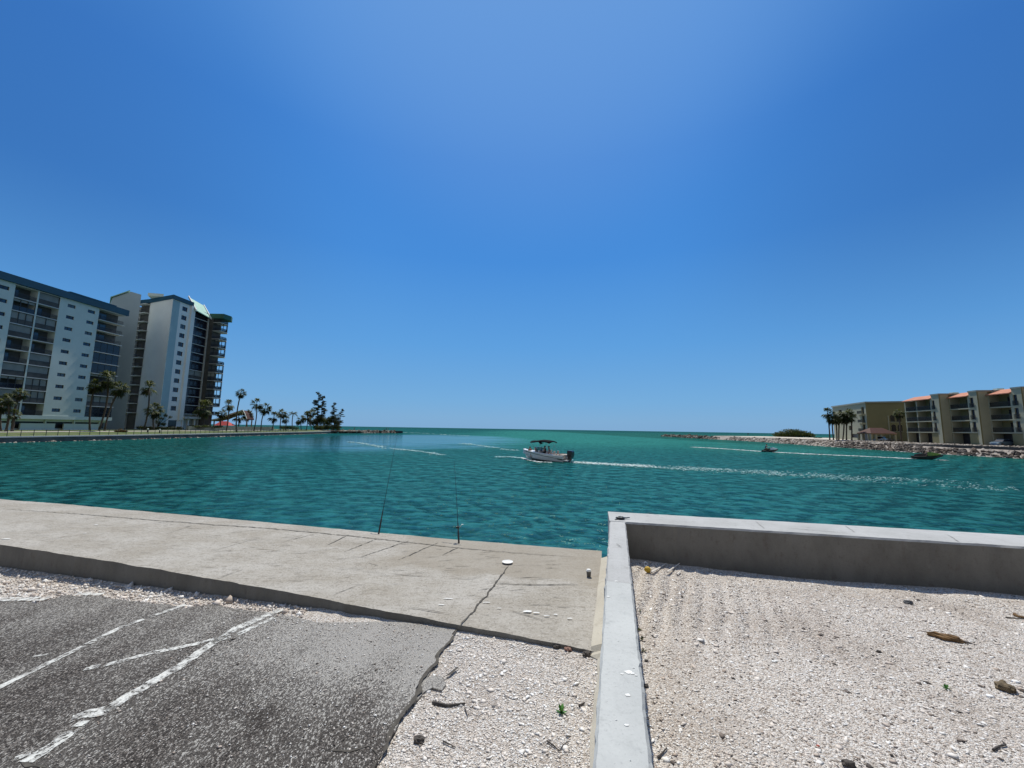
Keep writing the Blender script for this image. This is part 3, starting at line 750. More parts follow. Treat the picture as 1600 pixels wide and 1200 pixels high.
for i in range(90):
    y = 15+186*i/89; x = edge_x(y)
    ring.append([(x-.45, y, -3.2), (x-.4, y, -1.12), (x, y, -1.12), (x+.1, y, -3.2)])
    ringc.append([(x-.55, y, -1.12), (x-.55, y, -.9), (x+.1, y, -.9), (x+.12, y, -1.12)])
m.loft(ring); mc.loft(ringc)
m.build('wall_face', simple('shaded_concrete', (.16,.15,.135), (.09,.085,.075), .95, .5, obj=False), lsw); mc.build('cap', M_slabw, lsw)  # face painted dark for its shade, cap left pale as lit
lf = thing('metal_fence', 'thin black metal railing fence standing on the left sea wall', 'fence', (-84, 60, -.9))
y = 58.
tops = []
posts = []
while y < 158: posts.append(y); y += 1.75
for y in posts:
    x = edge_x(y)-.25; q = MB(); q.box(x-.03, x+.03, y-.03, y+.03, -.9, .17); q.build('post', M_dark, lf)
for zz, nm in ((.12, 'top_rail'), (-.62, 'bottom_rail')):
    q = MB(); q.tube([(edge_x(y)-.25, y, zz) for y in posts], .022, 5); q.build(nm, M_dark, lf)

# --- apartment block A with the gabled stair tower
A = thing('apartment_block', 'big white apartment block at the far left with blue roof band and stacked dark balconies', 'building', (-108, 105, -.35))
MA = frame((-108, 105), (-108, 60), -.35)
m = MB(MA); ZT = 31.6
rows = [4.7+2.82*i for i in range(10)]
cols = [8.4, 12.9]; colsR = [25.6, 33.0]
holes = [(c-.85, c+.85, z-.4, z+.4) for c in cols for z in rows]
skin(m, 6.6, 15.4, 3.35, ZT, -.3, 0, holes)
skin(m, 23.8, 46, 3.35, ZT, -.3, 0, [(c-.85, c+.85, z-.4, z+.4) for c in colsR for z in rows])
m.box(6.6, 15.4, -15, -.3, 3.35, ZT); m.box(23.8, 46, -15, -.3, 3.35, ZT)
m.build('wall', M_white, A)
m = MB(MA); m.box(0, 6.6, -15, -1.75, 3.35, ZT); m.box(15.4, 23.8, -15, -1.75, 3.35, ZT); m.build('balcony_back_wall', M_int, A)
m = MB(MA); m.box(19.45, 19.75, -1.75, -.02, 3.35, ZT); m.build('dividing_fin', M_white, A)
for i in range(11):
    z = rows[0]-1.45+2.82*i
    for u0, u1, yo in ((15.4, 19.45, .05), (19.75, 23.8, .05), (0, 6.6, .35 if 0 < i else .1)):
        q = MB(MA); q.box(u0, u1, -1.75, yo, z-.1, z+.1); q.build('balcony_slab', M_slabw, A)
right_k = ['open','shade3','shade3','shade1','shade1','open','open','shade2','open','shade1']
left_k = ['shade2','shade1','shade3x','shade1','open','open','shade1','shade3','shade3x','open']
far_k = ['glass','shade4','open','shade3x','glass','glass','glass','open','open','open']
for i in range(10):
    zf = rows[0]-1.35+2.82*i; zc = zf+2.62
    bay(A, MA, 15.4, 19.45, zf, zc, right_k[i]); bay(A, MA, 19.75, 23.8, zf, zc, left_k[i]); bay(A, MA, 0, 6.6, zf, zc, far_k[i])
windows(A, MA, [(c, z) for c in cols+colsR[:1] for z in rows], 1.7, .8, -.2, M_gblue)
m = MB(MA); m.box(-.6, 46, -15, .55, ZT, ZT+1.6); m.box(3, 14, -14, .56, ZT+1.6, ZT+1.85); m.build('roof_fascia', M_blue, A)
m = MB(MA); m.box(-.2, 46, -14.5, .12, 2.5, 3.35); m.box(-.2, 46, -14.5, -1.0, 1.95, 2.5); m.build('podium_band', M_white, A)
m = MB(MA); skin(m, 2.2, 46, .0, 1.55, -1.0, -.7, [(10.2, 12.0, 0, 1.55), (18.6, 20.2, 0, 1.55)]); m.box(2.2, 46, -14, -1.6, 0, .4); m.build('garage_wall', M_white, A)
m = MB(MA); m.box(0, 46, -14, -1.8, .4, 1.95); m.build('garage_opening', M_dark, A)
for u in (2.0, 8, 14, 20.5, 27, 33, 39):
    q = MB(MA); q.box(u-.15, u+.15, -1.05, -.68, 0, 2.5); q.build('column', M_white, A)
m = MB()                                                            # gabled tower
GX = [(-119.6, 38.6), (-114.3, 40.6), (-111.1, 39.7)]
m.add([(-119.6, 112, -.3), (-111.1, 112, -.3), (-111.1, 112, 39.7), (-114.3, 112, 40.6), (-119.6, 112, 38.6), (-126.6, 118, -.3), (-118.0, 118, -.3), (-118.0, 118, 39.7), (-121.3, 118, 40.6), (-126.6, 118, 38.6)],
      [(0,1,2,3,4),(9,8,7,6,5),(1,6,7,2),(2,7,8,3),(3,8,9,4),(4,9,5,0),(0,5,6,1)])
m.build('stair_tower', M_grey, A)
m = MB(); m.add([(-119.9, 111.7, 38.55), (-114.3, 111.7, 40.7), (-121.3, 118.2, 40.7), (-126.9, 118.2, 38.55), (-119.9, 111.7, 38.85), (-114.3, 111.7, 41.0), (-121.3, 118.2, 41.0), (-126.9, 118.2, 38.85)],
      [(0,3,2,1),(4,5,6,7),(0,1,5,4),(1,2,6,5),(2,3,7,6),(3,0,4,7)]); m.build('tower_roof', M_groof, A)

# --- tower B
B = thing('apartment_tower', 'taller white apartment tower with a broad blank wall and green lit roof, beside the palms', 'building', (-107.8, 138, -.3))
MBt = frame((-107.8, 138), (-107.8, 100), -.3); ZB = 41.2
rowsB = [6.75+2.96*i for i in range(12)]
m = MB(MBt); m.prism([(19, -.02), (14.4, -11.3), (12.5, -14), (4.2, -14), (4.2, -1.8), (10.7, -1.8), (10.7, -.32), (16.1, -.32), (16.1, -.02)], 0, ZB)
skin(m, 10.7, 16.1, 0, ZB, -.32, 0, [(14.3-1.0, 14.3+1.0, z-.72, z+.72) for z in rowsB])
m.build('wall', M_white2, B)
m = MB(MBt); m.box(16.4, 18.9, -.02, .015, 1.0, ZB-.2); m.build('sky_tint_panel', M_teal, B)  # tint of reflected sky painted on as a thin panel
windows(B, MBt, [(14.3, z) for z in rowsB], 2.0, 1.44, -.2, M_glass, (0,))
m = MB(MBt); m.box(10.7, 12.2, 0, .5, 3, ZB); m.build('pier', M_white2, B)
m = MB(MBt); m.box(4.15, 4.5, -1.8, .25, 0, ZB-2.2); m.build('corner_pier', M_slabw, B)
bk = ['glass','glass','glass','glass','shade2','glass','glass','glass','glass','glass','glass','glass']
for i in range(13):
    z = rowsB[0]-1.6+2.96*i
    q = MB(MBt); q.box(4.5, 10.7, -1.8, .12, z-.11, z+.11); q.build('balcony_slab', M_slabw, B)
    if i < 12:
        bay(B, MBt, 4.5, 10.7, z+.11, z+2.85, bk[i])
        q = MB(MBt); q.prism([(-.6, -1.5), (4.1, -1.5), (4.1, 4.2), (1.2, 4.6), (-.6, 3.6)], z-.11, z+.1); q.build('corner_slab', M_slabw, B)
        railing(B, MBt, 0, 1, 0, z+.1, 1.05, .09, [(4.05, .3), (4.05, 4.1), (1.2, 4.5), (-.5, 3.5), (-.5, -1.4)])
        if i in (1, 2, 3, 4, 5, 7, 8, 10):
            f = MB(MBt)
            for (a, b_) in ((4.0, 4.05), (4.0, 2.7), (4.0, 1.5), (1.2, 4.4), (-.45, 3.45), (2.6, 4.25)): f.box(a-.07, a+.07, b_-.07, b_+.07, z+.1, z+2.85)
            f.box(3.93, 4.07, .4, 3.98, z+2.65, z+2.849); f.build('screen_frame', M_dark, B)
        if i == 4:
            f = MB(MBt); f.box(4.02, 4.06, .5, 4.0, z+1.5, z+2.6); f.build('sun_shade', M_shade, B)
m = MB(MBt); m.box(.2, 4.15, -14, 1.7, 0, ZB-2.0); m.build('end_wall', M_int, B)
m = MB(MBt)
m.prism([(19.35, .35), (14.6, -11.7), (12.5, -14.2), (11.5, -14.2), (11.5, .45), (16, .35)], ZB, ZB+1.3); m.build('roof_fascia', M_blue, B)
m = MB(MBt); m.prism([(18.0, -9.2), (14.9, -11.0), (14, -10), (17, -5)], ZB+1.3, ZB+2.2); m.build('roof_box', M_white, B)
m = MB(MBt)
m.add([(4.3, .9, ZB-2.3), (11.3, .9, ZB-1.3), (11.3, -1.9, ZB+3.0), (4.3, -1.9, ZB+2.1), (4.3, .9, ZB-2.05), (11.3, .9, ZB-1.05), (11.3, -1.9, ZB+3.3), (4.3, -1.9, ZB+2.4)],
      [(0,3,2,1),(4,5,6,7),(0,1,5,4),(1,2,6,5),(2,3,7,6),(3,0,4,7)]); m.build('mansard_roof', M_groof, B)
for u in (4.25, 10.9):
    q = MB(MBt); q.add([(u, 1.1, ZB-2.5+.14*(u-4)), (u+.4, 1.1, ZB-2.5+.14*(u-4)), (u+.4, -2, ZB+2.2+.14*(u-4)), (u, -2, ZB+2.2+.14*(u-4)), (u, 1.1, ZB-1.9+.14*(u-4)), (u+.4, 1.1, ZB-1.9+.14*(u-4)), (u+.4, -2, ZB+2.8+.14*(u-4)), (u, -2, ZB+2.8+.14*(u-4))],
        [(0,3,2,1),(4,5,6,7),(0,1,5,4),(1,2,6,5),(2,3,7,6),(3,0,4,7)]); q.build('roof_rib', M_white2, B)
m = MB(MBt); m.prism([(-1.2, -2), (4.2, -2), (4.2, 5.2), (1.0, 5.6), (-1.2, 4.4)], ZB-2.0, ZB-.3); m.build('eave_fascia', M_gfas, B)
# recessed side balconies on the far left of the tower
m = MB(); m.prism([(-123.6, 125.2), (-119.2, 123.9), (-117, 128), (-124, 130)], -.3, ZB-.6); m.build('recess_wall', M_int, B)
m = MB(); m.prism([(-124, 124.8), (-118.9, 123.3), (-117, 128), (-125, 129.5)], ZB-.3, ZB+1.0); m.build('recess_fascia', M_blue, B)
MR = frame((-119.25, 123.55), (-123.6, 124.85), -.3)
MR = frame((-123.6, 124.9), (-119.3, 123.6), -.3)
for i in range(13):
    z = rowsB[0]-1.6+2.96*i
    q = MB(MR); q.box(0, 4.4, -1.1, .3, z-.13, z+.13); q.build('balcony_slab', M_slabw, B)
    if i < 12: railing(B, MR, .1, 4.3, -1.0, z+.13, 1.0, .2)
m = MB(MR); m.box(-.5, -.1, -1.2, .4, 0, ZB-1); m.build('recess_pier', M_white2, B)
# ground storey
m = MB(MBt); m.box(-.6, 10.7, -1.8, 1.0, 3.6, 4.3); m.build('podium_canopy', M_slabw, B)
for u in (.2, 3.0, 5.6, 8.2, 10.4):
    q = MB(MBt); q.box(u-.25, u+.25, -.3, .2, 0, 3.6); q.build('column', M_white2, B)
m = MB(MBt); m.box(12.6, 15.6, -.01, .02, 0.05, 3.0); m.build('entrance', M_glass2, B)

# low garden wall and red gabled pavilion
m = MB(); Y0 = 96
gw = []
for i in range(30):
    y = 118+i*1.6; x = edge_x(y)-13.5; gw.append([(x-.15, y, -.6), (x-.15, y, .95), (x+.15, y, .95), (x+.15, y, -.6)])
m.loft(gw); tag(m.build('garden_wall', simple('green_grey_render', (.27,.28,.22), (.20,.21,.16), .9, .3, obj=False)), 'low grey green garden wall in front of the tower and the pavilion', 'wall')
PV = thing('pavilion', 'open pavilion with swooping red gable roof beyond the tall palm', 'building', (-106, 150, -.4))
def pv(x, dz=0): return at_y(x, 0, 150).x
def tri(xs, zs, y0, y1, th, mat, name):
    q = MB(); n_ = len(xs); rings = []
    for y in (y0, y1): rings.append([(x, y, z) for x, z in zip(xs, zs)]+[(x, y, z-th) for x, z in zip(xs[::-1], zs[::-1])])
    q.loft(rings); return q.build(name, mat, PV)
zpx = lambda x, y: at_y(x, y, 150).z
xs = [at_y(x, y, 150).x for x, y in ((343,657),(358,654),(372,648),(391,642))]; zs = [at_y(x, y, 150).z for x, y in ((343,657),(358,654),(372,648),(391,642))]
tri(xs, zs, 146, 150, .35, M_redroof, 'roof_slope')
xs2 = [at_y(x, y, 150).x for x, y in ((391,642),(394,647),(397,655))]; zs2 = [at_y(x, y, 150).z for x, y in ((391,642),(394,647),(397,655))]
tri(xs2, zs2, 146, 150, .35, M_redroof, 'roof_slope')
tri(xs, [z+.28 for z in zs], 145.7, 146, .5, M_white, 'bargeboard'); tri(xs2, [z+.2 for z in zs2], 145.7, 146, .4, M_white, 'bargeboard')
for x in (xs[0]+.6, xs[1], xs2[-1]-.4):
    for y in (146.6, 149.4):
        zz = float(np.interp(x, xs+xs2[1:], zs+zs2[1:]))
        q = MB(); q.box(x-.15, x+.15, y-.15, y+.15, -.4, zz-.3); q.build('post', M_tan, PV)
RT = thing('awning', 'bright red awning tent beside the pavilion under the tall palm', 'awning', (at_y(349, 662, 140).x, 140, -.4))
p0, p1 = at_y(341, 658, 140), at_y(363, 665, 140)
q = MB(); q.add([(p0.x, 138, p1.z), (p1.x, 138, p1.z), (p1.x, 142, p1.z), (p0.x, 142, p1.z), (p0.x+.9, 140, p0.z), (p1.x-1.8, 140, p0.z)], [(0,1,5,4),(2,3,4,5),(1,2,5),(3,0,4),(0,3,2,1)])
q.build('canvas', simple('red_canvas', (.50,.05,.045), (.40,.04,.035), .8, 2), RT)
for x in (p0.x+.1, p1.x-.1):
    for y in (138.1, 141.9):
        q = MB(); q.tube([(x, y, -.4), (x, y, p1.z)], .05, 6); q.build('leg', M_dark, RT)

# ================================================================== RIGHT SHORE
REDGE = [(86, 20), (85.6, 65), (84.2, 79), (91, 112), (100.5, 162), (104.2, 205)]
def redge_x(y): return float(np.interp(y, [p[1] for p in REDGE], [p[0] for p in REDGE]))
m = MB(); prof = [(-1.5, -3.2), (0, -2.1), (2.0, -1.35), (3.6, -.75), (5, -.34), (8, -.24), (12, -.20), (20, -.22), (60, -.33), (200, -.33)]; vs = []; NY = 70
for i in range(NY+1):
    y = 20+190*i/NY
    for d, z in prof:
        x = redge_x(y)+d; vs.append((x, y, z+(.12*mnoise.noise(Vector((x*.5, y*.5, 3))) if d > 0 else 0)))
k = len(prof); m.add(vs, [(i*k+j, (i+1)*k+j, (i+1)*k+j+1, i*k+j+1) for i in range(NY) for j in range(k-1)])
e0 = NY*k; m.add(vs[e0:e0+k]+[(p[0], p[1], -3.2) for p in vs[e0:e0+k]], [(j, k+j, k+j+1, j+1) for j in range(k-1)])
tag(m.build('bank', M_bank, origin=(0,0,0), smooth=True), 'stony bank of the right shore below the condominiums', 'bank', kind='structure')
m = MB(); vs = []; n1, n2 = 30, 16
for i in range(n1+1):
    for j in range(n2+1):
        y = 118+92*i/n1; x = redge_x(y)+4.5+ (70)*(j/n2)**1.5
        w = math.sin(math.pi*min(1, j/n2*1.2))*.5 if j/n2 < .83 else 0
        vs.append((x, y, -.45+.75*w*min(1, (y-112)/30)*max(0., min(1, (214-y)/12))+.06*mnoise.noise(Vector((x*.2, y*.2, 8)))))
m.add(vs, [(i*(n2+1)+j, (i+1)*(n2+1)+j, (i+1)*(n2+1)+j+1, i*(n2+1)+j+1) for i in range(n1) for j in range(n2)])
tag(m.build('beach', M_sand, origin=(0,0,0), smooth=True), 'pale dry beach sand on the right point', 'beach', kind='structure')
q = MB(); rg = []
for i in range(60):
    y = 30+92*i/59; x = redge_x(y)+4.2
    zt = -.14-.42*max(0, min(1, (y-82)/14))
    rg.append([(x-.25, y, -1.3), (x-.25, y, zt), (x+.35, y, zt), (x+.35, y, -1.3)])
q.loft(rg); tag(q.build('retaining_wall', simple('dark_stained_concrete', (.085,.08,.072), (.055,.052,.05), .9, .5, obj=False)), 'low dark concrete retaining wall above the boulders of the right bank', 'wall')

# stepped beige condominium
C2 = thing('condominium', 'stepped beige condominium with terracotta roof slopes and dark balconies at the right edge', 'building', (108, 95, -.35))
units = [((109.7, 108.0), (106.5, 96.2), (108.5, 95.8), 4), ((108.4, 95.8), (106.1, 87.9), (108.0, 87.5), 3), ((107.9, 87.5), (106.2, 80.2), (107.6, 80.0), 3), ((107.6, 80.0), (105.8, 71), (107.8, 70.6), 3)]
ZR = 12.15; FL = [0, 2.95, 5.75, 8.55, 11.35]
for k, (P, Q, Rr, _) in enumerate(units):
    M = frame(Q, P, -.35); W = (Vector(P)-Vector(Q)).length      # local x leads to the far end, y towards the channel
    dz0, dz1 = .10*W, .27*W if k else .20*W                         # door bay between the near pier and the balcony bay
    m = MB(M)
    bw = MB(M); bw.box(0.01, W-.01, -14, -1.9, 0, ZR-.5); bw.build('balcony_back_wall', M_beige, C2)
    m.box(0, dz0, -1.9, 0, 0, ZR)                                  # near pier
    m.box(dz1, dz1+.45, -1.9, 0, FL[1], ZR-.8); m.box(W-.35, W, -1.9, -.05, 0, ZR-.9)
    if k == 0: m.box(W*.62, W*.62+.35, -1.9, -.05, 0, ZR-.9)
    skin(m, dz0, dz1, FL[1], ZR, -.35, 0, [(dz0+.25, dz1-.2, FL[i]+.15, FL[i]+2.35) for i in (1, 2, 3)])
    m.build('wall', M_beige2, C2)
    m = MB(M); m.box(dz0, dz1+1.0, -1.6, -.06, 0, FL[1]-.3); m.build('garage_wall', M_beige, C2)
    g = MB(M); g.box(dz1+1.05, W-.4, -1.9, -1.8, 0.05, FL[1]-.35); g.build('garage_opening', M_dark, C2)
    rw = MB(); a, b_ = Vector((*Q, 0)), Vector((*Rr, 0)); d = (b_-a).normalized(); nn = Vector((-d.y, d.x, 0))
    far = a+d*12
    rw.prism([(a.x+d.x*.02, a.y+d.y*.02-.02), (far.x, far.y-.02), (far.x, far.y+1), (a.x+d.x*.4+.1, a.y+.5)], -.35, ZR-.36); rw.build('return_wall', M_beige, C2)
    for i in (1, 2, 3):
        s = MB(M); s.box(dz0+.02, W-.02, -1.88, .06, FL[i]-.22, FL[i]+.02); s.build('balcony_slab', M_beige2, C2)
        railing(C2, M, dz1+.5, W-.4, -.05, FL[i]+.02, 1.05, .13); railing(C2, M, dz0+.05, dz1-.05, .08, FL[i]+.02, 1.05, .13)
        dr = MB(M); ring_frame(dr, dz0+.25, dz1-.2, FL[i]+.15, FL[i]+2.35, -.3, -.2, .08, [(dz0+dz1)/2]); do = dr.build('balcony_door', M_dark, C2)
        gp = MB(M); gp.box(dz0+.3, dz1-.25, -.28, -.24, FL[i]+.2, FL[i]+2.3); gp.build('pane', M_glass, do)
        nb = 2 if k == 0 else 1
        for j in range(nb):
            a0 = dz1+.9+j*(W-dz1)*.5; a1 = a0+(W-dz1)*(.28 if nb == 2 else .42)
            dr = MB(M); ring_frame(dr, a0, a1, FL[i]+.05, FL[i]+2.2, -1.9, -1.8, .08, [(a0+a1)/2]); do = dr.build('sliding_door', M_dark, C2)
            gp = MB(M); gp.box(a0+.05, a1-.05, -1.87, -1.83, FL[i]+.1, FL[i]+2.15); gp.build('pane', M_glass2, do)
    s = MB(M); s.add([(dz1+.1, .4, ZR-.95), (W+.2, .4, ZR-.95), (W+.2, -2.6, ZR+.2), (dz1+.1, -2.6, ZR+.2), (dz1+.1, .4, ZR-.75), (W+.2, .4, ZR-.75), (W+.2, -2.6, ZR+.42), (dz1+.1, -2.6, ZR+.42)],
        [(0,3,2,1),(4,5,6,7),(0,1,5,4),(1,2,6,5),(2,3,7,6),(3,0,4,7)]); s.build('roof_slope', M_terra, C2)
    s = MB(M); s.box(-.1, dz1+.05, -3, .12, ZR, ZR+.35); s.box(-.1, W, -14, -2.65, ZR-.48, ZR+.32); s.build('parapet', M_parapet, C2)
    rr = MB(M); rr.box(W*.35, W*.35+1.2, -7, -5.8, ZR+.3, ZR+1.0); rr.build('roof_unit', M_white, C2)

# farther beige building with blank wall and arches
C1 = thing('condominium', 'farther flat-roofed beige building with a blank side wall and arched windows, behind the palm clump', 'building', (113, 123, -.35))
Pn, Pf = (112.7, 123.1), (121.2, 146.2)
M1 = frame(Pn, Pf, -.35); W1 = (Vector(Pf)-Vector(Pn)).length
Z1 = 12.0
wz = [(2.2, i) for i in range(3)]
m = MB(M1); h1 = [(1.2, 3.0, FL[i]+.1, FL[i]+2.3) for i in (1, 2, 3)]+[(11, 12.6, FL[i]+.5, FL[i]+2.0) for i in (1, 2, 3)]+[(17, 19.5, FL[3]+.3, FL[3]+2.2)]+[(5.0, 11.5, .9, 2.2)]
skin(m, 0, W1, 0, Z1, -.4, 0, h1); m.build('front_wall', M_beige2, C1)
m = MB(M1); m.box(.3, W1-.3, -9, -.42, 0, Z1-.3); m.build('core', M_dark, C1)
for i in (1, 2, 3):
    s = MB(M1); s.box(.6, 4.8, 0, 1.0, FL[i]-.15, FL[i]+.05); s.build('balcony_slab', M_beige2, C1); railing(C1, M1, .7, 3.6, .92, FL[i]+.05, 1.0, .14)
M1b = frame((112.7, 123.1), (127.5, 113.1), -.35)
sw = MB(M1b); HW = 17.8
ar = []
for u, z in ((10.2, 6.7), (12.6, 6.7), (10.2, 3.9), (12.6, 3.9)): ar.append((u-.75, u+.75, z-.9, z+1.0))
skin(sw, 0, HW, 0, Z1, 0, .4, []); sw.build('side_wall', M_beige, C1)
for u, z in ((5.95, 7.15), (7.35, 7.15), (6.05, 4.2), (7.45, 4.2)):
    a = MB(M1b); pts = [(u-.5, z-1.1), (u+.5, z-1.1)]+[(u+.5*math.cos(R(t)), z+.5+.5*math.sin(R(t))) for t in range(0, 181, 15)]
    n_ = len(pts); a.add([(x, -.04, zz) for x, zz in pts]+[(x, .02, zz) for x, zz in pts], [tuple(range(n_))]+[(i, n_+i, n_+(i+1) % n_, (i+1) % n_) for i in range(n_)])
    ao = a.build('arched_window', M_glass2, C1)
    b_ = MB(M1b); b_.box(u-.62, u+.62, -.12, -.0, z-1.28, z-1.1); b_.build('sill', M_beige2, ao)
s = MB(M1); s.box(-.35, W1+.2, -9, .3, Z1, Z1+.45); s.build('front_parapet', M_parapet, C1)
s = MB(M1b); s.box(.05, HW, -.3, 9, Z1-.02, Z1+.42); s.build('side_parapet', M_parapet, C1)
s = MB(M1b); s.box(4.9, 5.15, -.14, 0, 1, Z1-4); s.build('drain_pipe', M_beige2, C1)
s = MB(M1); 
pts = [(.6, 0.02), (2.0, 0.02)]+[(1.3+.7*math.cos(R(t)), 1.7+.7*math.sin(R(t))) for t in range(0, 181, 20)]
n_ = len(pts); s.add([(x, .03, z) for x, z in pts]+[(x, -.0, z) for x, z in pts], [tuple(range(n_))]); s.build('arched_doorway', M_dark, C1)
CN = thing('carport', 'small dark red tiled hip roof on posts in front of the blank beige wall', 'carport', (111, 115, -.35))
q0, q1 = at_y(1352, 677, 114), at_y(1393, 677, 114); zt = at_y(1372, 668.5, 114).z; ze = q0.z+.05
q = MB(); q.add([(q0.x, 112.2, ze), (q1.x, 112.2, ze), (q1.x, 117, ze), (q0.x, 117, ze), (q0.x+2.0, 114.6, zt), (q1.x-2.0, 114.6, zt)], [(0,1,5,4),(2,3,4,5),(1,2,5),(3,0,4),(0,3,2,1)]); q.build('roof', M_redroof, CN)
q = MB(); q.box(q0.x+.1, q1.x-.1, 112.3, 116.9, ze-.3, ze-.004); q.build('beam', M_tan, CN)
for x in (q0.x+.3, q0.x+1.7, q1.x-.4):
    for y in (112.6, 116.6):
        o = MB(); o.box(x-.25, x+.25, y-.2, y+.2, -.35, ze-.3); o.build('post', M_beige2, CN)

# cars under the buildings
def car(name, loc, rz, paint, label):
    t = thing(name, label, 'car', (0, 0, 0), 'cars parked at the condominiums')
    st = [(-2.15, .35, .62, .62), (-2.05, .28, .95, .78), (-1.3, .25, 1.0, .84), (-.2, .25, 1.0, .86), (.9, .25, .95, .86), (1.7, .27, .85, .82), (2.15, .32, .68, .66)]
    b = MB(); b.loft([[(x, -w, z0), (x, -w*1.02, (z0+z1)/2), (x, -w*.94, z1), (x, w*.94, z1), (x, w*1.02, (z0+z1)/2), (x, w, z0)] for x, z0, z1, w in st]); b.build('body', paint, t, smooth=False)
    c = MB(); cs = [(-1.75, .98, .99, .74), (-1.15, .98, 1.42, .66), (-.2, .98, 1.48, .66), (.4, .98, 1.42, .66), (1.0, .94, .96, .72)]
    c.loft([[(x, -w*1.08, z0), (x, -w*.92, z1), (x, w*.92, z1), (x, w*1.08, z0)] for x, z0, z1, w in cs]); cab = c.build('windows', M_glass, t)
    r_ = MB(); r_.box(-1.2, .45, -.6, .6, 1.43, 1.50); r_.build('roof', paint, t)
    for x in (-1.35, 1.35):
        for y in (-.84, .84):
            w = MB(Matrix.Translation((x, y, .32)) @ Matrix.Rotation(R(90), 4, 'X')); w.lathe([(.18, -.1), (.32, -.1), (.34, -.06), (.34, .06), (.32, .1), (.18, .1)], 16)
            w.build('wheel', M_dark, t)
    for y in (-.6, .6):
        h = MB(); h.box(2.1, 2.19, y-.17, y+.17, .55, .68); h.build('headlight', M_white, t)
    t.location = loc; t.rotation_euler.z = rz; return t
M_silver = simple('silver_car_paint', (.42,.44,.47), (.38,.40,.43), .3, 2, metallic=.5, coat=.6)
M_carblue = simple('blue_grey_car_paint', (.16,.24,.33), (.14,.21,.30), .3, 2, metallic=.4, coat=.6)
p = at_z(1376, 690, -.33); car('parked_car', (p.x*.985, p.y*.985, -.33), R(200), M_silver, 'silver car parked under the dark red carport roof')
car('parked_car', (105.9, 84.2, -.33), R(187), M_carblue, 'blue grey car parked in the dark garage opening near the right edge')
# ================================================================== VEGETATION
def m_leaf(name, stops, trans=.3):
    t = NT(name); a = t.n('Attribute', attribute_name='tone').outputs['Fac']
    col = t.ramp(a, stops); t.p(Base_Color=col, Roughness=.6, Specular_IOR_Level=.3)
    tr = t.n('BsdfTranslucent', {'Color': t.mix(.5, col, (.10,.12,.01))}); mx = t.n('MixShader', {0: trans, 1: t.b.outputs[0], 2: tr.outputs[0]})
    t.t.links.new(mx.outputs[0], t.out.inputs['Surface']); return t.m
M_palm = m_leaf('palm_leaf', [(0,(.035,.028,.012)),(.25,(.018,.034,.010)),(.6,(.042,.066,.018)),(1,(.16,.165,.05))])  # lightest stop paints sunlit fronds into the leaf colour
M_pine = m_leaf('pine_needles', [(0,(.008,.016,.008)),(.6,(.018,.032,.014)),(1,(.045,.060,.024))], .2)
M_shrub = m_leaf('shrub_leaf', [(0,(.014,.026,.008)),(.5,(.035,.060,.015)),(1,(.095,.110,.030))])
M_trunk = simple('palm_trunk', (.11,.085,.065), (.065,.05,.04), .95, 2.5, bump=.02)
M_bark = simple('pine_bark', (.06,.045,.038), (.035,.028,.024), .95, 2.5)

def leafmesh(name, V, F, T, mat):
    me = bpy.data.meshes.new(name); me.from_pydata(V, [], F); me.update()
    a = me.attributes.new('tone', 'FLOAT', 'POINT'); a.data.foreach_set('value', T); me.materials.append(mat); return me
def fan_crown(seed, nf=30, rad=1.0, skirt=True):
    """cabbage palm head: stalks ending in drooping fans of split blades"""
    r_ = random.Random(seed); V = []; F = []; T = []
    for i in range(nf):
        el = R(r_.uniform(-50, 85)) if r_.random() < .8 else R(r_.uniform(-80, -40))
        az = r_.uniform(0, 2*math.pi)
        d = Vector((math.cos(el)*math.cos(az), math.cos(el)*math.sin(az), math.sin(el)))
        side = Vector((-math.sin(az), math.cos(az), 0)); upv = side.cross(d)*-1
        L = rad*r_.uniform(.7, .95); tip = d*L; old = el < R(-35)
        tone = r_.uniform(.0, .18) if old else r_.uniform(.25, .8)+.2*max(0, math.sin(el))
        o = len(V); w = .025*rad
        V += [side*w, -side*w, tip-side*w, tip+side*w]; F.append((o, o+1, o+2, o+3)); T += [tone*.6]*4
        nb = 11
        for b in range(nb):
            a = R(-105+210*b/(nb-1)); bl = rad*r_.uniform(.75, 1.0)*(1-.25*abs(a)/2)
            bd = (d*math.cos(a)+side*math.sin(a)).normalized()
            mid = tip+bd*bl*.55; end = tip+bd*bl*.95+Vector((0, 0, -1))*bl*r_.uniform(.25, .6)
            q = (bd.cross(Vector((0, 0, 1)))); q = q.normalized()*rad*.075 if q.length > .01 else side*rad*.075
            o = len(V); V += [tip-q*.3, tip+q*.3, mid+q, mid-q, end]; F += [(o, o+1, o+2, o+3), (o+3, o+2, o+4)]
            tt = min(1, max(0, tone+r_.uniform(-.12, .2))); T += [tt*.7, tt*.7, tt, tt, min(1, tt*1.1)]
    return leafmesh('crown', V, F, T, M_palm)
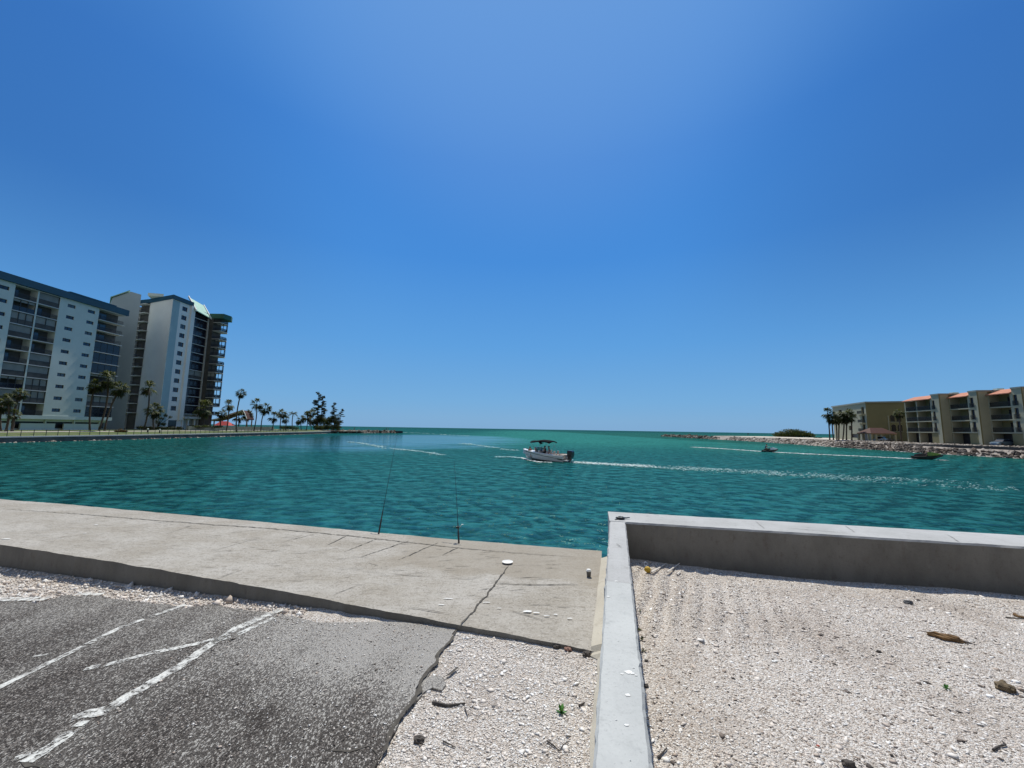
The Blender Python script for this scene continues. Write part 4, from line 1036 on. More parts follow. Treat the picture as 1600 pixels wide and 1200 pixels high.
def feather_crown(seed, nf=18, rad=1.0):
    r_ = random.Random(seed); V = []; F = []; T = []
    for i in range(nf):
        el = R(r_.uniform(-15, 75)); az = 2*math.pi*i/nf+r_.uniform(-.2, .2); d0 = Vector((math.cos(az), math.sin(az), 0)); side = Vector((-math.sin(az), math.cos(az), 0))
        L = rad*r_.uniform(1.6, 2.1); pts = []
        for k in range(9):
            t = k/8; pts.append(d0*(L*t*math.cos(el)*(1-.12*t))+Vector((0, 0, L*(t*math.sin(el)-.55*t*t))))
        tone = r_.uniform(.3, .8)
        for k in range(1, 9):
            for s in (-1, 1):
                for h in (0, .5):
                    p = pts[k-1].lerp(pts[k], h); l = rad*.42*math.sin(math.pi*min(.97, (k-1+h)/8*.9+.12)); e = p+side*s*l+Vector((0, 0, -l*.45))+d0*l*.35
                    o = len(V); q = d0*rad*.05; V += [p-q, p+q, e]; F.append((o, o+1, o+2)); T += [tone, tone, min(1, tone+.15)]
        for k in range(8):
            o = len(V); q = Vector((0, 0, rad*.02)); V += [pts[k]-q, pts[k]+q, pts[k+1]+q, pts[k+1]-q]; F.append((o, o+1, o+2, o+3)); T += [tone]*4
    return leafmesh('crown', V, F, T, M_palm)
FANS = [fan_crown(s, nf) for s, nf in ((1, 34), (2, 28), (3, 38), (4, 24))]; FEATH = [feather_crown(9), feather_crown(10, 15)]
def palm(base, crown, rad, label, v=0, feather=False, group='palms of the left shore', tr=.17):
    base, crown = Vector(base), Vector(crown)
    t = thing('palm_tree', label, 'palm', base, group)
    m = MB(); n = 9; pts = []
    for i in range(n):
        q = i/(n-1); p = base.lerp(crown, q); bow = math.sin(q*math.pi)*.06*(crown-base).length*(1 if v % 2 else -1)
        pts.append(p+Vector((bow*.5, bow*.3, -.15 if i == 0 else 0)))
    m.tube(pts, [tr*1.35]+[tr]*(n-2)+[tr*.85], 8); m.build('trunk', M_trunk, t, smooth=True)
    c = bpy.data.objects.new('crown', (FEATH if feather else FANS)[v % (2 if feather else 4)]); COL.objects.link(c); c.parent = t
    c.location = crown-base; c.scale = (rad, rad, rad); c.rotation_euler = (rnd.uniform(-.1, .1), rnd.uniform(-.1, .1), rnd.uniform(0, 6.28))
    ORIGIN[c.name] = base
    return t
def palm_px(bx, cx, cy, rpx, X, label, v, dx=0, **kw):
    """base column, crown centre and size as surveyed, at shore distance X"""
    b = at_x(bx, 668, X); zg = lawn_z(b.x, b.y) if X < 0 else -.4
    c = at_y(cx, cy, b.y); palm((b.x, b.y, zg), c, rpx/605*b.y*.62, label, v, **kw)
LP = [(2,3,633,13,-99,'short bushy palm cut by the left edge of the picture'), (10,14,624,11,-97,'palm of the left clump with its head right of the picture edge'), (20,32,615,10,-98,'tallest leaning palm of the clump at the far left'), (19,22,647,9,-96,'lowest palm head of the clump at the far left'),
      (141,149,602,12,-99,'slim palm with small head, left of the trio before the white block'), (155,170,592,15,-98,'tall full palm in the middle of the trio before the white block'), (164,187,607,13,-97,'palm of the trio leaning right over the grey stair tower'),
      (225,233,606,13,-101,'tall slender palm against the blank tower wall'), (241,241,640,13,-100,'shorter palm standing right of the slender one at the blank wall'), (317,318,637,15,-99,'full palm in front of the dark glazed balconies of the tower'),
      (345,347,646,8,-101,'small palm just right of the tower'), (354,357,633,10,-96,'palm with pale trunk left of the tallest palm'), (370,376.5,614,8,-88,'tallest lone palm with a round head on a long thin trunk'), (372,373,651,9,-101,'low palm under the pavilion roof slope'),
      (387,387,648,9,-101,'low palm in front of the pavilion gable'), (397,401,631,10,-94,'tall palm right of the pavilion'), (408,414,638,10,-95,'bushy palm leaning right, second right of the pavilion'), (425,428,651,9,-97,'low wide palm, third right of the pavilion'),
      (438,441,646,8,-97,'medium palm between the low wide one and the feathery one'), (446,447,655,7,-97,'lowest palm below the medium one'), (471,471,655,7,-98,'small dark palm left of the bushy pair'), (479,480,650,9,-97,'bushy palm before the hedge'), (487,486,645,8,-99,'palm touching the tall pines on their left')]
for i, (bx, cx, cy, rp, X, lab) in enumerate(LP): palm_px(bx, cx, cy, rp*1.12, X, lab, i)
palm_px(457.5, 458, 646, 9, -96, 'feathery coconut palm standing free on the left lawn', 0, feather=True)
RP = [(1295,1293,645,9,'outermost palm on the left of the right shore clump'), (1301,1300,652,10,'second palm of the right shore clump from the left'), (1306,1306,656,8,'low headed palm in the middle of the right shore clump'), (1309,1312,651,9,'fourth palm of the right shore clump from the left'),
      (1315,1319,654,9,'leaning palm of the right shore clump'), (1321,1324,647,10,'palm with broad head near the right end of the right shore clump'), (1329,1330,652,9,'rightmost palm of the right shore clump')]
for i, (bx, cx, cy, rp, lab) in enumerate(RP): palm_px(bx, cx, cy, rp*1.15, 98+i*.7, lab, i+1, group='palms of the right shore')
palm_px(1407, 1405, 646, 9, 111, 'lone palm before the arched windows of the farther condominium', 2, group='palms of the right shore')

def leaf_cloud(name, blobs, n, size, mat, parent=None, seed=1, label=None, shell=.55):
    """leaf clumps spread through the volume of several lobes; blobs = (centre, radii)"""
    g = np.random.default_rng(seed); vol = np.array([b[1][0]*b[1][1]*b[1][2] for b in blobs])**.67; w = vol/vol.sum()
    which = g.choice(len(blobs), n, p=w); d = g.normal(size=(n, 3)); d /= np.linalg.norm(d, axis=1)[:, None]
    q = (shell+(1-shell)*g.random(n)**.6)*(1+.16*np.sin(d[:, 0]*5+which*2)*np.cos(d[:, 2]*4+which))
    C = np.array([b[0] for b in blobs])[which]; Rr = np.array([b[1] for b in blobs])[which]
    P = C+d*Rr*q[:, None]
    a = g.normal(size=(n, 3)); a /= np.linalg.norm(a, axis=1)[:, None]; b = np.cross(a, d+.01*g.normal(size=(n, 3))); b /= np.linalg.norm(b, axis=1)[:, None]+1e-6
    s = size*g.uniform(.6, 1.3, n)[:, None]
    V = np.stack([P-a*s, P-b*s*.45, P+a*s, P+b*s*.45], 1).reshape(-1, 3)
    tone = np.clip(.25+.35*d[:, 2]+g.normal(0, .18, n)+.15*np.sin(which*3.), 0, 1)
    tone = np.clip(g.normal(.45, .2, n)+.12*np.sin(which*3.), 0, 1)
    F = np.arange(n*4).reshape(-1, 4)
    if parent is not None: V = V-np.array(ORIGIN[parent.name])
    else:
        org = P.mean(0); org[2] = P[:, 2].min(); V = V-org
    o = np_mesh(name, V, F, mat, parent=parent, tone=np.repeat(tone, 4))
    if parent is None: o.location = org; ORIGIN[o.name] = Vector(org)
    return o
def pine(base, top, wid, label, seed, lean=0):
    base, top = Vector(base), Vector(top); H = (top-base).length; t = thing('pine_tree', label, 'pine', base, 'tall pines at the tip of the left shore')
    r_ = random.Random(seed); m = MB(); m.tube([base, base.lerp(top, .5)+Vector((lean*.3, 0, 0)), top], [H*.016, H*.011, H*.003], 7); bl = []
    n = 24
    for i in range(n):
        q = .22+.76*i/(n-1); w = wid*(1.05-.75*((q-.22)/.78)**1.3)*r_.uniform(.55, 1.15); az = r_.uniform(0, 6.28) if i % 2 else (0 if r_.random() < .5 else math.pi)+r_.uniform(-.6, .6)
        p = base.lerp(top, q); e = p+Vector((math.cos(az)*w, math.sin(az)*w, w*.28)); m.tube([p, e], [H*.006, H*.002], 5)
        bl.append((tuple(p.lerp(e, .72)), (w*.6, w*.6, H*.028))); 
        if r_.random() < .6: bl.append((tuple(p.lerp(e, .35)+Vector((0, 0, H*.012))), (w*.5, w*.5, H*.028)))
    bl.append((tuple(top-Vector((0, 0, H*.03))), (wid*.28, wid*.28, H*.05)))
    m.build('trunk', M_bark, t); leaf_cloud('crown', bl, 4200, H*.013, M_pine, t, seed, shell=.05); return t
def pine_px(bx, tx, ty, wpx, Y, label, seed):
    b = at_y(bx, 671, Y); top = at_y(tx, ty, Y); pine((b.x, Y, -.5), top, wpx/605*Y*1.45, label, seed)
pine_px(496,497.5,613,6.5,205,'tallest pine with a bare lower trunk on the left tip',3); pine_px(501,504.5,619,6,208,'second tallest pine, right against the tallest',5)
pine_px(522,522.5,629,5.5,203,'narrow pine standing alone above the hedge',7); pine_px(528,534.5,639,5.5,201,'outermost pine leaning out over the water',8)
def shrub(label, px_, X0, seed, n=900, name='shrub', cat='shrub', size=.28, mat=None):
    """px_ = lobes (x, y, rx, ry) read at distance Y"""
    bl = []
    for x, y, rx, ry, Y in px_:
        c = at_y(x, y, Y); bl.append((tuple(c), (rx/605*Y, rx/605*Y*.8, ry/605*Y)))
    t = thing(name, label, cat, (bl[0][0][0], bl[0][0][1], min(b[0][2]-b[1][2] for b in bl)))
    leaf_cloud('foliage', bl, n, size, mat or M_shrub, t, seed, shell=.35)
    s = MB(); b0 = Vector(bl[0][0])
    for b in bl[:4]: s.tube([(b0.x, b0.y, ORIGIN[t.name].z-.2), b[0]], [.12, .04], 5)
    s.build('stem', M_bark, t); return t
shrub('broad clipped dark hedge at the tip of the left lawn', [(497,668,8,4,200),(508,668,9,4,200),(519,667,8,4.5,198),(527,668,6,5,197)], 0, 2, 2600, 'hedge', 'hedge', .32)
shrub('loose bright green bush rising above the hedge', [(511,659,9,7,204),(519,655,7,6,204),(503,657,7,6,206),(526,662,5,6,202)], 0, 4, 2400, 'bush', 'bush', .36)
shrub('dark thicket under the two tall pines', [(494,660,7,7,207),(486,661,5,5,208),(500,655,5,6,208)], 0, 5, 1500, 'thicket', 'bush', .34, M_pine)
shrub('small round shrub on the lawn under the low palms', [(466,661,4,3.5,180)], 0, 6, 400, 'shrub', 'shrub', .25)
shrub('wide low shrub behind the feathery palm', [(444,668,8,3,170),(453,668,7,3,170),(462,669,6,3,172)], 0, 7, 900, 'shrub', 'shrub', .25)
shrub('orange flowered low bush at the foot of the stair tower', [(189,673,5,3,92),(195,674,4,2.5,92),(183,674,4,2.5,91)], 0, 8, 500, 'shrub', 'shrub', .16, m_leaf('flowering_leaf', [(0,(.05,.05,.02)),(.5,(.16,.09,.03)),(1,(.32,.12,.05))]))
shrub('leggy dark shrub against the pale blue corner of the tower', [(247,660,4,4,112),(252,654,4,3,112),(259,649,3,3,113),(266,652,3,2.5,113),(255,663,5,3,112)], 0, 9, 420, 'shrub', 'shrub', .2, M_pine)
shrub('dark hedge along the foot of the tower', [(222,668,8,2.5,110),(236,669,9,2.5,110),(252,669,9,2.5,111),(268,669,9,2.5,112),(280,669,6,2.5,113)], 0, 10, 1800, 'hedge', 'hedge', .22, M_pine)
shrub('clipped green hedge on top of the low garden wall', [(305,666,10,2,121),(322,666,10,2,124),(340,667,9,2,129)], 0, 11, 900, 'hedge', 'hedge', .2)
shrub('domed dark green dune thicket on the right beach', [(1222,679,13,5,190),(1238,677,16,7,190),(1252,678,13,5.5,188),(1264,680,9,3.5,187)], 0, 12, 4200, 'thicket', 'bush', .38)
shrub('small dark shrub poking up at the right end of the dune thicket', [(1266,677,1.3,4,187)], 0, 13, 120, 'shrub', 'shrub', .22, M_pine)
shrub('sparse brown scrub on the sand above the right boulders', [(1245,686,9,1.2,165),(1262,686,8,1.2,160),(1278,685,7,1.4,155)], 0, 14, 500, 'scrub', 'shrub', .3, m_leaf('dry_leaf', [(0,(.08,.06,.04)),(1,(.24,.19,.13))]))

# ================================================================== ROCKS
def rock_mesh(seed):
    m = MB(); m.blob((0,0,0), (1, .8, .62), seed, .42, 1.7, 10, 7); r_ = random.Random(seed)
    for c in range(5):                                            # flat cleaved faces
        d = Vector((r_.gauss(0,1), r_.gauss(0,1), r_.gauss(0,.8))).normalized(); h = r_.uniform(.45, .62)
        for i, p in enumerate(m.v):
            q = p.dot(d)
            if q > h: m.v[i] = p-d*(q-h)
    me = bpy.data.meshes.new('boulder'); me.from_pydata([tuple(p) for p in m.v], [], m.f); me.update(); me.materials.append(M_rock); return me
ROCKS = [rock_mesh(s) for s in range(1, 11)]
def boulder(p, s, label, group):
    o = bpy.data.objects.new('boulder', rnd.choice(ROCKS)); COL.objects.link(o); o.location = p
    o.rotation_euler = (rnd.uniform(-.6, .6), rnd.uniform(-.6, .6), rnd.uniform(0, 6.28)); o.scale = (s*rnd.uniform(.8, 1.25), s*rnd.uniform(.8, 1.2), s*rnd.uniform(.75, 1.1))
    return tag(o, label, 'boulder', group)
def rubble(name, P, S, label):
    """many small stones as one mass"""
    n = len(P); base = np.array([tuple(v.co) for v in ROCKS[0].vertices]); F0 = [tuple(p.vertices) for p in ROCKS[0].polygons]
    F0 = np.array([f for f in F0 if len(f) == 4]); a = rng.uniform(0, 6.28, n); V = base[None]*(S[:, None, None]*rng.uniform(.7, 1.3, (n, 1, 3)))
    c, s = np.cos(a)[:, None], np.sin(a)[:, None]; x, y = V[:, :, 0]*c-V[:, :, 1]*s, V[:, :, 0]*s+V[:, :, 1]*c
    V = np.stack([x, y, V[:, :, 2]], -1)+np.array(P)[:, None, :]
    o = np_mesh(name, V.reshape(-1, 3), (F0[None]+(np.arange(n)*len(base))[:, None, None]).reshape(-1, 4), M_rock_r, tone=np.repeat(rng.uniform(0, 1, n), len(base)))
    return tag(o, label, 'rubble', kind='stuff')
def rbank(y, d): return Vector((redge_x(y)+d, y, -2.0+.34*d if d < 3.6 else -.70))
cand = []
for _ in range(9000):
    y = 63+rnd.random()**1.25*125; d = rnd.uniform(-.2, 2.7 if y < 84 else 3.9); s = rnd.uniform(.42, .85)*(1 if y < 120 else 1.15)
    p = rbank(y, d)
    if all((p-q).length > (s+t)*.72 for q, t in cand[-400:]) and all((p-q).length > (s+t)*.72 for q, t in cand): cand.append((p, s))
    if len(cand) > 420: break
cand.sort(key=lambda c: c[0].y)
for p, s in cand[:180]: boulder(p, s, 'grey brown boulder in the bank at the water below the stepped condominium and palm clump', 'boulders of the right bank')
if len(cand) > 180: rubble('boulders', [c[0] for c in cand[180:]], np.array([c[1] for c in cand[180:]])*1.05, 'farther boulders along the right beach')
P = []; S = []
for _ in range(2600):
    y = 64+rnd.random()**1.2*95; d = rnd.uniform(4.6, 12 if y < 118 else 7); P.append((redge_x(y)+d, y, -.36 if d < 7 else -.2)); S.append(rnd.uniform(.12, .34))
for _ in range(900):
    y = 64+rnd.random()*125; d = rnd.uniform(-.3, 4.0); P.append(tuple(rbank(y, d)-Vector((0, 0, .05)))); S.append(rnd.uniform(.15, .35))
rubble('rubble', P, np.array(S), 'small pale rubble stones spread in front of the condominiums')
def jetty(pts, n, wid, smin, smax, ztop, label, group, nrub=500):
    got = []
    L = [Vector((*p, 0)) for p in pts]
    seg = [(a, b, (b-a).length) for a, b in zip(L[:-1], L[1:])]; tot = sum(s[2] for s in seg)
    def pos():
        t = rnd.random()*tot
        for a, b, l in seg:
            if t <= l: break
            t -= l
        d = (b-a)/l; nn = Vector((-d.y, d.x, 0)); v = rnd.uniform(-1, 1); return a+d*t+nn*v*wid+Vector((0, 0, -2.05+(ztop+2.05)*(1-abs(v)**1.6)))
    for _ in range(6000):
        p = pos(); s = rnd.uniform(smin, smax)
        if all((p-q).length > (s+t)*.62 for q, t in got): got.append((p, s))
        if len(got) >= n: break
    for p, s in got: boulder(p, s, label, group)
    P = [tuple(pos()-Vector((0, 0, .25))) for _ in range(nrub)]; rubble('rubble', P, np.array([rnd.uniform(smin*.5, smin) for _ in P]), 'smaller stones filling the '+group.split(' of ')[-1])
jetty([(103.5, 196), (105.5, 225), (109.5, 268), (111, 282)], 62, 3.0, .6, 1.15, -.55, 'dark wet boulder in the long jetty reaching out from the right beach', 'boulders of the right jetty')
jetty([(-92, 194), (-84, 208), (-76, 221), (-68.5, 231)], 56, 2.6, .6, 1.15, -.45, 'dark boulder in the short jetty off the left pine grove', 'boulders of the left jetty')
m = MB(); m.add([(-100, 192, -.55), (-86, 193, -.7), (-79, 210, -.75), (-90, 212, -.6)], [(0,1,2,3)]); tag(m.build('beach', M_sand, origin=(0,0,0)), 'small patch of pale sand below the left pines', 'beach', kind='structure')
c = at_z(619, 676.5, -1.3); q = MB(Matrix.Translation((-67.2, 232, 0)) @ Matrix.Rotation(R(55), 4, 'Z')); q.box(-2.5, 2.5, -1.1, 1.1, -2.6, -.72); q.box(-2.6, 2.6, -1.2, 1.2, -.72, -.55); tag(q.build('jetty_head', M_dark), 'dark block at the outer end of the left jetty', 'block')
P = []
for _ in range(240):
    y = 40+rnd.random()*150; P.append((edge_x(y)+rnd.uniform(.1, .8), y, -2.0))
rubble('rubble', P, np.array([rnd.uniform(.12, .38) for _ in P]), 'pale stones lying along the foot of the left sea wall')
heap = at_z(1392, 690, -.35)
for k in range(7): boulder((heap.x*.98+rnd.uniform(-2.2, 2.2), heap.y*.98+rnd.uniform(-1, 1), -.2+rnd.uniform(0, .6)), rnd.uniform(.5, .9), 'tan boulder heaped between the carport and the stepped condominium', 'boulders heaped by the carport')
mk = thing('marker_post', 'thin dark marker post standing on the right jetty', 'post', tuple(at_y(1169, 681, 205).xy)+(-1.2,))
b = ORIGIN[mk.name]; q = MB(); q.tube([b, b+Vector((0, 0, 2.6))], .07, 6); q.build('post', M_dark, mk); q = MB(); q.box(b.x-.3, b.x+.3, b.y-.03, b.y+.03, b.z+2.0, b.z+2.6); q.build('sign_plate', M_dark, mk)
for x, lab in ((231, 'small white topped garden lamp before the blank tower wall, left one'), (250, 'small white topped garden lamp before the blank tower wall, right one')):
    p = at_y(x, 671, 97); t = thing('garden_lamp', lab, 'lamp', (p.x, 97, lawn_z(p.x, 97)), 'garden lamps'); z0 = ORIGIN[t.name].z
    q = MB(); q.lathe([(.14, 0), (.12, .55), (.10, .6)], 10, (p.x, 97, z0)); q.build('post', M_dark, t); q = MB(); q.lathe([(.10, .6), (.2, .75), (.17, .95), (.05, 1.02)], 10, (p.x, 97, z0)); q.build('lamp_head', M_white, t)
# ================================================================== PEOPLE
M_skin = simple('skin', (.42,.24,.16), (.38,.21,.14), .6, 4)
M_hair = simple('dark_hair', (.02,.014,.01), (.03,.02,.015), .6, 8)
def cloth(name, c): return simple(name, c, tuple(x*.75 for x in c), .85, 6)
M_red = cloth('red_shirt', (.40,.06,.05)); M_navy = cloth('dark_shirt', (.02,.022,.035)); M_bluev = cloth('blue_vest', (.04,.16,.36)); M_blk = cloth('black_clothes', (.012,.012,.014)); M_pale = cloth('pale_shirt', (.55,.50,.46))
POSE = {
 'sit': dict(pelvis=(0,0,.10), belly=(0,-.03,.30), chest=(0,-.02,.50), neck=(0,0,.64), head=(0,.03,.74), crown=(0,.03,.86), sh=(.19,-.01,.57), el=(.25,.06,.32), wr=(.18,.27,.24), ha=(.15,.36,.24), hip=(.10,.05,.09), kn=(.14,.46,.14), an=(.14,.48,-.30), to=(.14,.63,-.36)),
 'ride': dict(pelvis=(0,0,.10), belly=(0,.04,.30), chest=(0,.14,.50), neck=(0,.20,.63), head=(0,.25,.73), crown=(0,.26,.86), sh=(.19,.15,.56), el=(.26,.32,.38), wr=(.28,.55,.38), ha=(.27,.63,.38), hip=(.12,.03,.09), kn=(.24,.38,.02), an=(.24,.16,-.36), to=(.24,.32,-.42)),
 'stand': dict(pelvis=(0,0,.93), belly=(0,0,1.10), chest=(0,0,1.30), neck=(0,0,1.46), head=(0,.03,1.56), crown=(0,.03,1.70), sh=(.19,0,1.40), el=(.26,.02,1.12), wr=(.24,.2,.98), ha=(.22,.28,.96), hip=(.10,0,.90), kn=(.12,.02,.49), an=(.12,-.02,.08), to=(.12,.13,.03)),
}
def person(pose, loc, rz, label, shirt, legs, group=None, tilt=0):
    """one skinned body; hair is its child"""
    p = POSE[pose]; V = []; E = []; Rd = []; part = []
    def add(c, r, k, prev=None):
        V.append(c); Rd.append(r); part.append(k)
        if prev is not None: E.append((prev, len(V)-1))
        return len(V)-1
    a = add(p['pelvis'], .135, 2); b = add(p['belly'], .125, 1, a); c = add(p['chest'], .145, 1, b); n = add(p['neck'], .058, 0, c); h = add(p['head'], .088, 0, n); add(p['crown'], .078, 0, h)
    add((0, p['head'][1]+.085, p['head'][2]+.03), .02, 0, h)                     # nose
    for s in (-1, 1):
        f = lambda q: (q[0]*s, q[1], q[2])
        x = add(f(p['sh']), .062, 1, c); x = add(f(p['el']), .045, 0, x); x = add(f(p['wr']), .03, 0, x); hd = add(f(p['ha']), .033, 0, x)
        w = Vector(f(p['ha'])); d = (w-Vector(f(p['wr']))).normalized(); sd = d.cross(Vector((0,0,1))).normalized()
        for k in range(4): add(tuple(w+d*.075+sd*(k-1.5)*.021), .0095, 0, hd)
        add(tuple(w+d*.02+sd*.05*-s), .011, 0, hd)
        x = add(f(p['hip']), .095, 2, a); x = add(f(p['kn']), .062, 2 if pose != 'ride' else 0, x); x = add(f(p['an']), .042, 0, x); add(f(p['to']), .036, 3, x)
    me = bpy.data.meshes.new('body_net'); me.from_pydata(V, E, []); o = bpy.data.objects.new('body_net', me); COL.objects.link(o)
    sk = o.modifiers.new('skin', 'SKIN'); sk.use_smooth_shade = True
    lay = me.skin_vertices[0].data
    for i, r_ in enumerate(Rd): lay[i].radius = (r_, r_)
    lay[0].use_root = True
    ss = o.modifiers.new('sub', 'SUBSURF'); ss.levels = 1; ss.render_levels = 1
    dg = bpy.context.evaluated_depsgraph_get(); me2 = bpy.data.meshes.new_from_object(o.evaluated_get(dg)); me2.name = 'person'
    bpy.data.objects.remove(o)
    me2.materials.clear()
    for m in (M_skin, shirt, legs, M_blk): me2.materials.append(m)
    segs = [(Vector(V[i]), Vector(V[j]), part[j]) for i, j in E]
    for f in me2.polygons:
        q = f.center; best = min(segs, key=lambda s: (q-(s[0]+(s[1]-s[0])*max(0, min(1, (q-s[0]).dot(s[1]-s[0])/max(1e-6, (s[1]-s[0]).length_squared))))).length)
        f.material_index = best[2]; f.use_smooth = True
    ob = bpy.data.objects.new('person', me2); COL.objects.link(ob); ob.location = loc; ob.rotation_euler = (tilt, 0, rz); ORIGIN[ob.name] = Vector((0,0,0))
    tag(ob, label, 'person', group)
    hm = MB(); hd = Vector(p['head']); hm.blob((hd.x, hd.y-.018, hd.z+.075), (.096, .105, .10), 3, .08, 2, 12, 8, flat=hd.z+.03); ho = hm.build('hair', M_hair, ob); return ob

# ================================================================== MOTORBOAT
M_gel = simple('white_gelcoat', (.88,.89,.90), (.85,.86,.87), .25, .6, coat=.4)
M_black = simple('black_gelcoat', (.012,.012,.013), (.018,.018,.02), .3, 1, coat=.3)
M_canvas = simple('black_canvas', (.007,.008,.010), (.012,.012,.015), 1., 3, spec=.1)
M_steel = simple('bright_steel', (.6,.6,.6), (.5,.5,.5), .25, 2, metallic=1.)
M_cush = simple('boat_cushion', (.55,.50,.45), (.40,.34,.30), .7, 2)
M_tan2 = simple('brown_trim', (.18,.10,.06), (.14,.08,.05), .6, 3)
bow, stern = at_z(816, 717, WATER), at_z(886, 721.5, WATER); 
hd = math.atan2(bow.y-stern.y, bow.x-stern.x); BL = 6.7
boat = thing('motorboat', 'white open motorboat with black canopy and outboard running to the left', 'boat', (0, 0, 0))
def bx(t):      # stations from stern 0 to bow 1: x, half beam at deck, chine half beam, keel z, chine z, sheer z
    bm = 1.18*min(1, (1-t)**.55*1.55)*(.93+.07*min(1, t*4)) if t < 1 else .02
    return (-BL/2+BL*t, max(.03, bm), max(.02, bm*(.86-.35*t**3)), -.36+.62*max(0, t-.62)**1.6*2.4, -.02+.42*max(0, t-.45)**1.5*1.6, .58+.34*t**1.6)
ST = [i/22 for i in range(23)]
hull = MB(); stripe = MB(); rings = []
for t in ST:
    x, b, c, zk, zc, zs = bx(t); f = (zs-zc)
    rk = lambda k: x-.95*max(0, t-.62)**1.4*2.2*k
    rings.append([(x, -b, zs), (rk(.45), -(c+(b-c)*.55), zc+f*.5), (rk(.75), -c, zc), (rk(1), 0, zk), (rk(.75), c, zc), (rk(.45), c+(b-c)*.55, zc+f*.5), (x, b, zs), (x, b*.9, zs-.03), (x, b*.86, .12+.3*t), (x, -b*.86, .12+.3*t), (x, -b*.9, zs-.03)])
hull.loft(rings); hull.build('hull', M_gel, boat, smooth=False)
for s in (-1, 1):
    v0 = []; v1 = []
    for t in [q/30 for q in range(0, 29)]:
        x, b, c, zk, zc, zs = bx(t); a = .50+.34*math.sin(min(1, t*1.15)*math.pi*.5); w = .07 if t > .12 else .2
        for vv, k in ((v0, a), (v1, a-w)):
            yb = c+(b-c)*(k/.5*.55 if k < .5 else .55+(k-.5)/.5*.45); vv.append((x-.95*max(0, t-.62)**1.4*2.2*.9*(1-k), s*(yb+.014), zc+(zs-zc)*k))
    stripe.loft([v0, v1], closed=False, cap=False)
stripe.build('stripe', M_black, boat)
dk = MB()
fr = [t for t in ST if t >= .68]; dk.loft([[(bx(t)[0], -bx(t)[1], bx(t)[5]+.005), (bx(t)[0], 0, bx(t)[5]+.09), (bx(t)[0], bx(t)[1], bx(t)[5]+.005)] for t in fr], closed=False, cap=False)
for s in (-1, 1):
    dk.loft([[(bx(t)[0], s*bx(t)[1]*1.015, bx(t)[5]-.02), (bx(t)[0], s*bx(t)[1]*1.0, bx(t)[5]+.05), (bx(t)[0], s*bx(t)[1]*.72, bx(t)[5]+.07), (bx(t)[0], s*bx(t)[1]*.70, .3)] for t in ST if t < .72], closed=False, cap=False)
dk.build('deck', M_gel, boat)
q = MB(); q.box(-BL/2+.05, -BL/2+1.3, -1.0, 1.0, .3, .74); q.build('sun_pad', M_cush, boat)
q = MB(); q.box(-BL/2+.5, -BL/2+.62, -.98, .98, .745, .78); q.box(-BL/2+.95, -BL/2+1.05, -.98, .98, .745, .78); q.build('trim_strip', M_tan2, boat)
q = MB(); q.box(-BL/2-.55, -BL/2+.02, -.95, -.28, .12, .2); q.box(-BL/2-.55, -BL/2+.02, .28, .95, .12, .2); q.build('swim_platform', M_gel, boat)
for x in (-1.6, -.55):
    for y in (-.5, .5):
        q = MB(); q.box(x-.25, x+.25, y-.25, y+.25, .2, .62); q.box(x-.27, x-.17, y-.24, y+.24, .62, 1.05); q.build('seat', M_cush, boat)
q = MB(); q.box(.25, .7, -.85, -.25, .25, .98); q.box(.25, .7, .25, .85, .25, .98); q.build('console', M_gel, boat)
q = MB(); q.tube([(.22, .55, 1.0), (.1, .55, 1.08)], .17, 10); q.build('steering_wheel', M_black, boat)
ws = [(.35, -.95, .78), (.55, -.95, 1.22), (1.0, -.75, .85), (.95, -.7, 1.28), (1.2, 0, .95), (1.05, 0, 1.34), (1.0, .75, .85), (.95, .7, 1.28), (.35, .95, .78), (.55, .95, 1.22)]
q = MB(); q.add(ws, [(0,2,3,1), (2,4,5,3), (4,6,7,5), (6,8,9,7)]); 
t_ = NT('windscreen'); tr_ = t_.n('BsdfTransparent', {'Color': (.55,.6,.62,1)}); mx_ = t_.n('MixShader', {0: .5, 1: t_.b.outputs[0], 2: tr_.outputs[0]}); t_.p(Base_Color=(.02,.025,.03), Roughness=.1); t_.t.links.new(mx_.outputs[0], t_.out.inputs['Surface'])
wso = q.build('windscreen', t_.m, boat); q = MB(); q.tube([ws[i] for i in (1, 3, 5, 7, 9)], .02, 6); q.build('screen_frame', M_steel, wso)
bt = MB(); cv = []
for i in range(9):
    u = i/8; x = -1.35+3.0*u; zc_ = 2.02+.16*math.sin(math.pi*min(1, u*1.1+.08))-.05*u
    cv.append([(x, -1.05, zc_-.16), (x, -.95, zc_-.03), (x, -.5, zc_+.06), (x, 0, zc_+.09), (x, .5, zc_+.06), (x, .95, zc_-.03), (x, 1.05, zc_-.16), (x, .9, zc_-.08), (x, 0, zc_+.02), (x, -.9, zc_-.08)])
bt.loft(cv); bt.build('canopy', M_canvas, boat, smooth=True)
fr_ = MB()
for s in (-1, 1):
    for a, b_ in (((-.2, s*1.08, .72), (-1.25, s*1.02, 1.95)), ((-.2, s*1.08, .72), (.3, s*1.03, 2.0)), ((.55, s*1.04, .78), (1.55, s*1.0, 1.93)), ((-1.6, s*1.08, .7), (-.6, s*1.03, 2.0))): fr_.tube([a, b_], .018, 6)
fr_.build('canopy_frame', M_steel, boat)
flap = MB(); flap.add([(-.55, -1.06, 1.94), (.35, -1.06, 1.97), (-.05, -1.07, 1.72)], [(0,1,2)]); flap.add([(-.55, 1.06, 1.94), (.35, 1.06, 1.97), (-.05, 1.07, 1.72)], [(0,1,2)]); flap.build('canopy_flap', M_canvas, boat)
om = MB(); oc = [(-.34, .32, .38, .42), (-.42, .38, .52, .80), (-.42, .37, .58, 1.12), (-.32, .28, .46, 1.26)]
